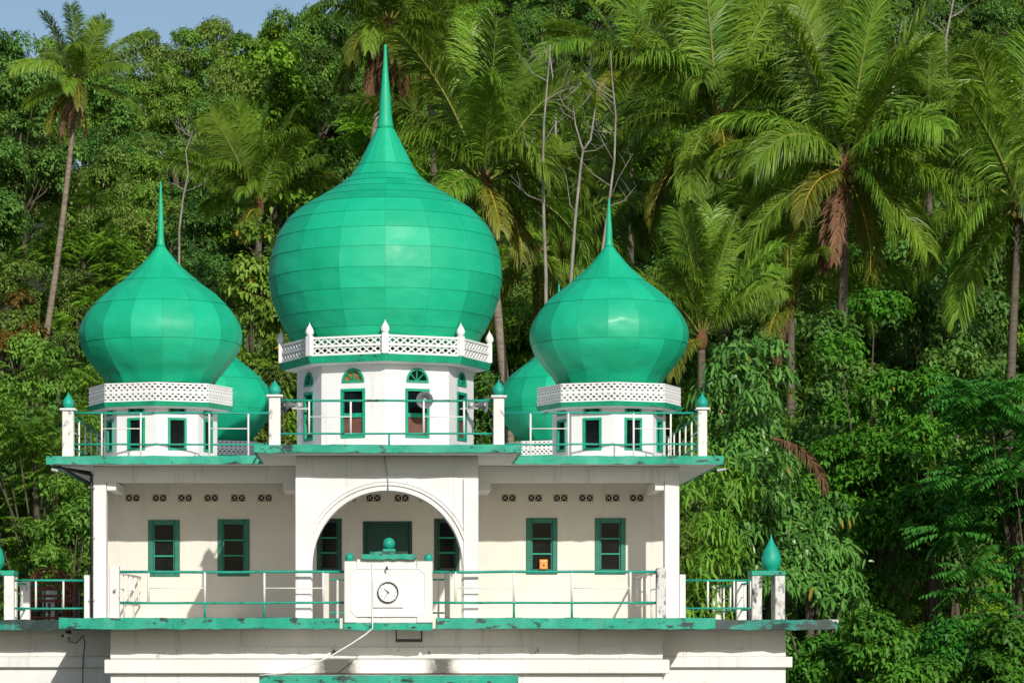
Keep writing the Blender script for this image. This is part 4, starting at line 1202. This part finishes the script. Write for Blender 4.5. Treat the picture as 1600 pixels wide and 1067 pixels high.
while px < 560:
    yy = 127 + hr.uniform(-3, 3); xx = PX(px, yy)
    kn = hr.choice(["mid", "dark", "olive", "spindly"] if px < 360 else ["dark", "mid", "bright"]); v = hr.choice(HK[kn])
    need = PZ(skyline(px) - 13 + hr.uniform(-7, 8), yy) - hill(xx, yy)
    s_ = max(.35, need / {"dark": 10.1, "mid": 9.1, "olive": 8.1, "spindly": 9.9, "bright": 8.4}[kn])
    w_ = min(1.05, max(.7, s_))
    nm, lb = HLAB[kn]
    zone = "on the ridge against the sky" if px < 360 else "below the ridge behind the large rounded bright tree"
    plant_tree(v, nm, xx, yy, hr.uniform(0, 6.28), (w_, w_, s_), lb.split(" on the")[0] + " " + zone, (kn + "-leaved hillside trees " if kn != "spindly" else "thin pale-stemmed hillside trees ") + zone)
    px += hr.uniform(42, 70)

# undergrowth over the whole slope
rg = np.random.default_rng(42)
n = 5200
yy = 24 + 150 * rg.random(n) ** 1.25
px = rg.uniform(-120, 1720, n)
xx = (px - VX) * (DIST + yy) / FPX
zz = np.array([hill(a, c) for a, c in zip(xx, yy)])
C = np.stack([xx, yy, zz + .25 + .6 * rg.random(n)], 1)
V, F = rosettes(rg, C, .55 + .5 * rg.random(n), 6, 5, .34, .07, 0, .25, .8)
tag(link("undergrowth", tri_mesh("undergrowth", V, F, L["mid"])), "leafy green undergrowth covering the forest floor", "undergrowth", kind="stuff")

# ------------------------------------------------------------------ coconut palms
def frond_mesh(seed, a0, bend, Lf, roll, mats, nl=64, ll=.95, hang=.55, spread=1.0, gap=0.0):
    """one palm leaf along +x: rachis starting at elevation a0 and bending down; leaflets on both sides"""
    rg = np.random.default_rng(seed)
    nseg = 26; th = R(a0); p = np.zeros(3); pts = [p.copy()]; dirs = []
    yaw = 0.0; yk = rg.uniform(-.25, .25)
    for i in range(nseg):
        t = (i + .5) / nseg
        e = th - R(bend) * t ** 1.6
        yw = yk * t * t
        dv = np.array([math.cos(e) * math.cos(yw), math.cos(e) * math.sin(yw), math.sin(e)])
        p = p + dv * Lf / nseg; pts.append(p.copy()); dirs.append(dv)
    pts = np.array(pts); dirs = np.array(dirs + [dirs[-1]])
    mb = MB().tube([tuple(q) for q in pts[::2]], [.055 * (1 - .9 * t) for t in np.linspace(0, 1, len(pts[::2]))], 5)
    V0 = np.array(mb.v, dtype=np.float32); T0 = []
    for f in mb.f:
        for q in range(1, len(f) - 1): T0.append((f[0], f[q], f[q+1]))
    T0 = np.array(T0)
    Vs, Ts, base_i = [V0], [T0], len(V0)
    t = np.linspace(.13, .995, nl); t = t + rg.normal(size=nl) * .003
    fi = np.clip(t * nseg, 0, nseg - .001); ii = fi.astype(int); fr_ = (fi - ii)[:, None]
    P = pts[ii] * (1 - fr_) + pts[ii + 1] * fr_; Dd = dirs[ii]
    up = np.array([0, 0, 1.0])
    sd = np.cross(Dd, up); bad = np.linalg.norm(sd, axis=1) < .25
    sd[bad] = np.array([0, -1.0, 0]); sd = nrm(sd); nn = np.cross(sd, Dd)
    cr, sr = math.cos(roll), math.sin(roll)
    s2 = sd * cr + nn * sr; n2 = nn * cr - sd * sr
    env = np.clip(np.minimum((t - .06) / .22, (1.12 - t) / .34), .3, 1) ** .6
    for sg in (-1, 1):
        keep = rg.random(nl) > gap
        ln = (ll * env * (.85 + .3 * rg.random(nl)))[keep]; k = keep.sum()
        fwd = (.35 + .55 * t + .22 * rg.normal(size=nl))[keep][:, None]
        d0 = nrm(s2[keep] * sg * spread + Dd[keep] * fwd + n2[keep] * .2 + rg.normal(size=(k, 3)) * .07)
        g = np.array([0, 0, -1.0]); hg = hang * (.45 + 1.1 * rg.random((k, 1)))
        d1 = nrm(d0 + g * hg * .8); d2 = nrm(d1 + g * hg * 1.3)
        lw = (.018 + .009 * rg.random(k))[:, None] * (.6 + .5 * env[keep])[:, None]
        wv = nrm(np.cross(d0, n2[keep] + rg.normal(size=(k, 3)) * .35))
        b0 = P[keep]; l = ln[:, None]
        m1 = b0 + d0 * l * .35; m2 = m1 + d1 * l * .37; tp = m2 + d2 * l * .33
        Q = np.stack([b0 + wv * lw * .5, b0 - wv * lw * .5, m1 + wv * lw, m1 - wv * lw, m2 + wv * lw * .75, m2 - wv * lw * .75, tp], 1).reshape(-1, 3)
        T = np.array([[0, 2, 3], [0, 3, 1], [2, 4, 5], [2, 5, 3], [4, 6, 5]])
        Ts.append((np.arange(k)[:, None, None] * 7 + T[None]).reshape(-1, 3) + base_i)
        Vs.append(Q); base_i += len(Q)
    V = np.concatenate(Vs); F = np.concatenate(Ts)
    mi = np.ones(len(F), dtype=np.int32); mi[:len(T0)] = 0
    return tri_mesh("frond", V, F, mats, mi)
G2 = [M["rachis"], L["palm"]]; O2 = [M["rachis_old"], L["palm_old"]]; D2 = [M["rachis_dead"], L["dead"]]
FR = []
ELEV = ((84, 14), (75, 24), (65, 40), (53, 58), (40, 76), (26, 88), (12, 80), (-4, 68), (-20, 55), (-36, 42))
for i, (a0, bd) in enumerate(ELEV):
    FR.append([frond_mesh(100 + i * 3 + j, a0, bd * (.7 + .3 * j), 4.55, (-.5, .5, .1)[j], G2, nl=170, ll=1.2, hang=(.30, .38, .5, .7, .95, 1.1, 1.2, 1.2, 1.1, 1.0)[i], spread=(.9, .9, .85, .75, .65, .6, .6, .6, .65, .7)[i], gap=.07) for j in range(2)])
FOLD = [frond_mesh(300 + j, -8 - 26 * j, 70 - 14 * j, 3.8, .3 - .6 * (j % 2), O2, nl=130, ll=1.0, hang=1.1, spread=.65, gap=.06) for j in range(3)]
FDEAD = [frond_mesh(330 + j, -58 - 8 * j, 30, 3.2, .3, D2, nl=84, ll=.62, hang=1.0, spread=.5, gap=.15) for j in range(3)]
FDBRUSH = frond_mesh(345, -15, 70, 1.9, .2, D2, nl=80, ll=.75, hang=1.0)
def coco_nut_mesh():
    prof = [(.01, -.15), (.08, -.12), (.12, -.03), (.12, .05), (.07, .12), (.01, .15)]
    return MB().lathe(prof, 0, 0, 10).mesh("coconut", M["nut"], True)
NUT = coco_nut_mesh()
def palm(px, py, dist, sc, label, seed, foot_dx=0.0, nf=26, emin=0, emax=9, old=4, dead=0, nuts=5, trunk_r=.17, bark_m="palm_trunk_shaded", bow=.0):
    rg = random.Random(seed)
    Y = dist - DIST
    cx, cz = PX(px, Y), PZ(py, Y)
    fx = cx + foot_dx
    gz = hill(fx, Y) - .2
    t = empty("coconut_palm", (fx, Y, gz), 0); tag(t, label, "palm tree")
    H = cz - gz; n = 14; ptsn = []
    for i in range(n + 1):
        s = i / n
        ptsn.append((-foot_dx * s ** 1.35 + bow * math.sin(math.pi * s), .12 * math.sin(5 * s + seed), H * s))
    MB().tube(ptsn, [trunk_r * (1.5 if i == 0 else 1.12 - .45 * i / n) for i in range(n + 1)], 10).build("trunk", M[bark_m], t, True)
    cc = ptsn[-1]
    # fibrous heart of the crown
    hm = MB().lathe([(.11, cc[2] - .55 * sc), (.23 * sc, cc[2] - .30 * sc), (.25 * sc, cc[2] - .02), (.16 * sc, cc[2] + .3 * sc), (.03, cc[2] + .6 * sc)], cc[0], cc[1], 10)
    hm.build("crown_heart", M["fibre"], t, True)
    az = rg.uniform(0, 6.28); wind = rg.uniform(0, 6.28); wk = rg.uniform(.1, .35); tilt = rg.uniform(-.16, .16)
    for i in range(nf):
        az += 2.39996 + rg.uniform(-.35, .35)
        az -= wk * math.sin(az - wind)
        f = i / max(1, nf - 1)
        e = emin + (emax - emin) * f ** .9
        e = int(min(9, max(0, round(e + rg.uniform(-.5, .5)))))
        s_ = sc * (.82 + .25 * math.sin(math.pi * min(1, f + .2))) * rg.uniform(.9, 1.1)
        link("frond", FR[e][rg.randrange(2)], t, (cc[0] + .08 * math.cos(az), cc[1] + .08 * math.sin(az), cc[2] + .15 * sc * (1 - f)), (rg.uniform(-.22, .22), rg.uniform(-.12, .12) + tilt * math.cos(az), az), (s_, s_ * rg.uniform(.85, 1.1), s_))
    for i in range(old):
        az = rg.uniform(0, 6.28) if i else R(-90 + rg.uniform(-50, 50))
        s_ = sc * rg.uniform(.8, 1.0)
        link("yellowing_frond", FOLD[i % 3], t, (cc[0], cc[1], cc[2] - .1), (rg.uniform(-.15, .15), 0, az), (s_, s_, s_))
    for i in range(dead):
        az = R(-90) + rg.uniform(-2.2, 2.2)
        s_ = sc * rg.uniform(.75, 1.05)
        link("dead_frond", FDEAD[i % 3], t, (cc[0], cc[1], cc[2] - .15), (rg.uniform(-.2, .2), 0, az), (s_, s_, s_))
    for i in range(nuts):
        a = R(-90) + rg.uniform(-1.5, 1.5)
        link("coconut", NUT, t, (cc[0] + .3 * math.cos(a), cc[1] + .3 * math.sin(a), cc[2] - .25 - .14 * (i % 3)), (rg.uniform(-.4, .4), rg.uniform(-.4, .4), 0))
    return t
palm(122, 132, 125, .70, "slender leaning coconut palm with brown dead fronds above the scrub", 1, foot_dx=-2.1, nf=14, emax=7, old=3, dead=9, bow=.35, trunk_r=.15, bark_m="palm_trunk")
palm(607, 40, 122, .98, "tall coconut palm with a rust-brown skirt behind the main dome spire", 2, foot_dx=-1.6, nf=20, emax=8, old=5, dead=22, trunk_r=.24, bark_m="palm_trunk")
palm(668, 42, 128, 1.0, "coconut palm crowding the rust-skirted palm behind the main spire", 3, foot_dx=.6, nf=18, old=3, dead=2)
palm(404, 322, 112, .82, "young upright coconut palm between the main dome and a corner dome", 4, nf=15, emax=5, old=1, nuts=0)
palm(757, 288, 95, 1.05, "coconut palm with tall upright fronds behind the main dome shoulder", 5, foot_dx=1.3, nf=19, emax=8, old=5, nuts=8, trunk_r=.19, bark_m="palm_trunk")
palm(935, 300, 106, .95, "coconut palm tangled behind the bare pale trees", 6, nf=19, emax=9, old=4, dead=2)
palm(985, 110, 124, .95, "coconut palm rising above the bare pale trees", 7, nf=18, emax=8, old=2)
palm(1122, 195, 97, 1.10, "large coconut palm with orange leaf stalks and long arching fronds", 8, foot_dx=.4, nf=27, old=4, dead=1, nuts=6)
palm(1322, 262, 92, 1.12, "broad full-crowned coconut palm over the bright broadleaf tree", 9, foot_dx=-.3, nf=28, old=3, dead=2, nuts=6, trunk_r=.2)
palm(1594, 318, 93, 1.10, "shaded coconut palm standing over the feathery compound-leaved tree", 10, foot_dx=-.6, nf=24, old=0, dead=1)
palm(1096, 525, 88, .78, "low young coconut palm with upright fronds behind the mango tree", 11, nf=16, emax=5, old=1, nuts=0)
palm(1452, 222, 116, .9, "coconut palm half hidden behind the broad full-crowned palm", 12, nf=18, old=3)
palm(1235, 470, 94, .85, "low coconut palm beneath the broad full-crowned palm", 13, nf=18, emax=7, old=1, dead=2, nuts=0)
palm(838, 395, 100, .85, "low coconut palm at the foot of the bare pale trees", 14, nf=18, emax=8, old=3, nuts=0)

# ------------------------------------------------------------------ bare pale trees
def bare_tree(px_pts, dist, r, label, seed, nb=9, blen=1.6, group=None):
    rg = random.Random(seed); Y = dist - DIST
    P = [Vector((PX(p, Y), Y, PZ(q, Y))) for p, q in px_pts]
    gz = hill(P[0].x, Y) - .1
    root = Vector((P[0].x, Y, gz))
    t = empty("bare_tree", tuple(root)); tag(t, label, "bare tree", group)
    P = [root] + [p for p in P if p.z > gz + .4]
    loc = [p - root for p in P]
    m = len(loc)
    MB().tube([tuple(p) for p in loc], [r * (1.15 - .85 * i / (m - 1)) for i in range(m)], 8).build("trunk", M["pale_bark"], t, True)
    for i in range(nb):
        j = rg.randrange(max(1, m // 2), m); s = loc[j - 1].lerp(loc[j], rg.random())
        a = rg.choice((R(rg.uniform(10, 75)), R(rg.uniform(105, 170)))); ln = blen * rg.uniform(.4, 1.1)
        d = Vector((math.cos(a), rg.uniform(-.4, .4), math.sin(a) * .8)).normalized()
        p1 = s + d * ln * .5 + Vector((0, 0, rg.uniform(-.1, .15))); p2 = s + d * ln + Vector((rg.uniform(-.2, .2), 0, rg.uniform(-.1, .4)))
        mb = MB().tube([tuple(s), tuple(p1), tuple(p2)], [r * .38, r * .27, r * .10], 6)
        for q in range(3):
            f = p1.lerp(p2, rg.random()); e = f + Vector((rg.uniform(-.5, .5), rg.uniform(-.3, .3), rg.uniform(.1, .6)))
            mb.tube([tuple(f), tuple(f.lerp(e, .5) + Vector((.05, 0, -.04))), tuple(e)], [r * .15, r * .11, r * .05], 5)
        mb.build("branch", M["pale_bark"], t, True)
    return t
bare_tree([(853, 430), (850, 350), (848, 270), (850, 190), (856, 120), (860, 70)], 91, .058, "straight bare pale tree with a thin forked top beside the main dome", 1, 6, 1.5)
bare_tree([(892, 440), (899, 340), (908, 255), (911, 235), (899, 195), (896, 170)], 90, .055, "bare pale tree with a slingshot fork near its top", 2, 5, 1.3)
MBt = [o for o in bpy.data.objects if o.name.startswith("bare_tree")][-1]
Yq = 90 - DIST
_p = [Vector((PX(a, Yq), Yq, PZ(c, Yq))) - MBt.location for a, c in ((911, 236), (923, 218), (927, 190), (930, 170))]
MB().tube([tuple(q) for q in _p], [.04, .035, .028, .015], 6).build("branch", M["pale_bark"], MBt, True)
bare_tree([(940, 400), (950, 330), (960, 250), (962, 180), (956, 120), (954, 80)], 92, .05, "crooked bare pale tree with tangled side branches over the corner dome spire", 3, 9, 1.6)
bare_tree([(280, 360), (286, 310), (294, 270), (290, 235), (302, 205)], 104, .045, "gnarled bare tree with twisted grey branches beside a corner dome spire", 4, 8, .9)
bare_tree([(1392, 170), (1396, 130), (1402, 95), (1398, 60)], 128, .08, "leafless pale tree poking out above the broad palm crown", 5, 9, 1.3)
bare_tree([(868, 150), (862, 110), (858, 75)], 120, .06, "spindly leafless tree in front of the bright hillside canopy", 6, 8, 1.2)
bare_tree([(1478, 60), (1484, 30), (1490, 0), (1494, -20)], 150, .08, "leafless pale tree high on the wooded slope", 7, 8, 1.4)

# ------------------------------------------------------------------ trees close behind the mosque
def near_tree(name, px, dist, H_px_top, Rc_px, n, r0, r1, ros, k, Ln, Wd, kind, mat, label, seed, zmin=.3, droop=.3, style="ros", bk="bark", r_tr=.18, shape=1.6, lobes=6, squash=.75, cat="tree", share=.6, inner=.45):
    Y = dist - DIST; x = PX(px, Y); gz = hill(x, Y) - .15
    H = PZ(H_px_top, Y) - gz; kf = dist / FPX
    kd = make_kind(seed, H * .96, Rc_px * kf, n, r0, r1, ros, k, Ln, Wd, kind, mat, zmin, droop, r_tr, style, shape, lobes, squash, bk, share, inner)
    t = empty(name, (x, Y, gz)); tag(t, label, cat)
    link("trunk", kd[0], t); link("crown", kd[1], t)
    return t
near_tree("mango_tree", 1178, 74, 500, 138, 50, .42, .70, 34, 9, .27, .037, 1, L["mango"], "mango tree with long drooping glossy leaves beside the mosque", 21, zmin=.45, droop=.3, inner=.75, shape=2.0, lobes=8)
near_tree("mango_tree", 1265, 71, 775, 90, 26, .4, .65, 30, 9, .25, .036, 1, L["mango"], "lower mango tree leaning over the corner pavilion finial", 22, zmin=.35, droop=.3, inner=.75, shape=1.8)
near_tree("tall_shrub", 1118, 72, 690, 80, 22, .45, .7, 26, 8, .30, .030, 1, L["fine"], "tall shrub with narrow leaves growing against the mosque pillar", 23, zmin=.25, droop=.35, shape=2.0, cat="shrub")
near_tree("broadleaf_tree", 1370, 80, 466, 130, 58, .5, .9, 74, 6, .185, .05, 0, L["vivid"], "bright green small-leaved tree beside the mango tree", 24, zmin=.35, droop=.35, shape=2.2, lobes=8)
near_tree("broadleaf_tree", 1452, 78, 560, 90, 26, .45, .8, 66, 6, .18, .046, 0, L["vivid"], "mid green tree squeezed between the bright tree and the feathery tree", 25, zmin=.4, droop=.3, shape=2.0)
near_tree("broadleaf_tree", 1300, 84, 505, 95, 40, .5, .85, 56, 6, .21, .055, 0, L["dark"], "dark leafy tree hiding the trunk of the broad full-crowned palm", 61, zmin=.35, droop=.35, shape=2.2, lobes=8)
near_tree("broadleaf_tree", 1500, 86, 520, 90, 36, .5, .85, 54, 6, .21, .055, 0, L["dark"], "dark leafy tree behind the tiers of the feathery tree", 62, zmin=.35, droop=.35, shape=2.2, lobes=8)
near_tree("compound_leaf_tree", 1585, 73, 520, 120, 34, .5, .8, 16, (.85, 10), .24, .042, 0, L["pinnate"], "dark tree with feathery compound leaves in tiers", 26, zmin=.42, style="pin", shape=2.0, lobes=8, squash=.5)
near_tree("compound_leaf_tree", 1500, 72, 845, 110, 20, .45, .7, 16, (.8, 9), .24, .042, 0, L["pinnate"], "low shaded tree with feathery compound leaves in the hollow", 27, zmin=.3, style="pin", shape=1.2)
for i, (px, ds, top, rp, lb) in enumerate(((1290, 68, 1000, 75, "dense low shrub against the ground floor wing wall"), (1385, 66, 962, 85, "rounded leafy shrub with the tallest mound in the shrub bank"),
                                           (1480, 67, 985, 80, "leafy shrub in the middle of the shrub bank"), (1575, 66, 975, 85, "broad shrub ending the shrub bank beyond the feathery trees"))):
    near_tree("leafy_shrub", px, ds, top, rp, 28, .35, .6, 58, 7, .165, .046, 0, L["shrub"], lb, 30 + i, zmin=.35, droop=.3, shape=1.1, cat="shrub")
# left side
near_tree("feathery_tree", 60, 80, 560, 120, 40, .55, .95, 24, (.55, 9), .17, .028, 0, L["fine"], "feathery fine-leaved tree beside the roof corner post", 41, zmin=.28, style="pin", shape=2.2, lobes=8)
near_tree("feathery_tree", 5, 84, 640, 120, 34, .55, .9, 24, (.55, 9), .17, .028, 0, L["fine"], "fine-leaved tree behind the wing pavilion finial", 42, zmin=.2, style="pin", shape=2.0)
near_tree("scrub_tree", 100, 78, 740, 70, 26, .4, .7, 52, 6, .17, .035, 0, L["mid"], "scrubby tree rising behind the rusty iron frame", 43, zmin=.3, shape=2.0)
near_tree("glossy_tree", 392, 92, 345, 75, 40, .5, .8, 50, 6, .24, .062, 0, L["yellowing"], "glossy tree with scattered yellow leaves between two domes", 44, zmin=.4, droop=.45, shape=2.2)
near_tree("autumn_tree", 40, 102, 432, 42, 9, .4, .7, 40, 6, .2, .045, 0, L["autumn"], "small orange-leaved tree near the leaning palm trunk", 45, zmin=.6)
near_tree("scrub_tree", 430, 88, 545, 60, 26, .4, .7, 46, 6, .2, .04, 0, L["olive"], "scrubby tree in the gap beside the main drum", 46, zmin=.35, shape=2.0)
near_tree("broadleaf_tree", 765, 90, 560, 60, 24, .4, .7, 46, 6, .2, .05, 0, L["dark"], "dark tree in the gap between the main drum and a rear dome", 47, zmin=.35, shape=2.0)
near_tree("broadleaf_tree", 430, 130, 62, 125, 40, .75, 1.2, 60, 6, .3, .08, 0, L["bright"], "large rounded bright green tree standing out on the hillside", 48, zmin=.45, shape=1.6, lobes=8)
# hanging dead palm frond caught in the mango tree
dfx, dfY = PX(1232, 12.6), 12.6
o = link("dead_palm_frond", FDBRUSH, None, (dfx - .4, dfY, PZ(685, dfY)), (0, 0, R(-35)), (1, 1, 1))
tag(o, "brown dead palm frond hanging beneath the mango tree", "palm frond")
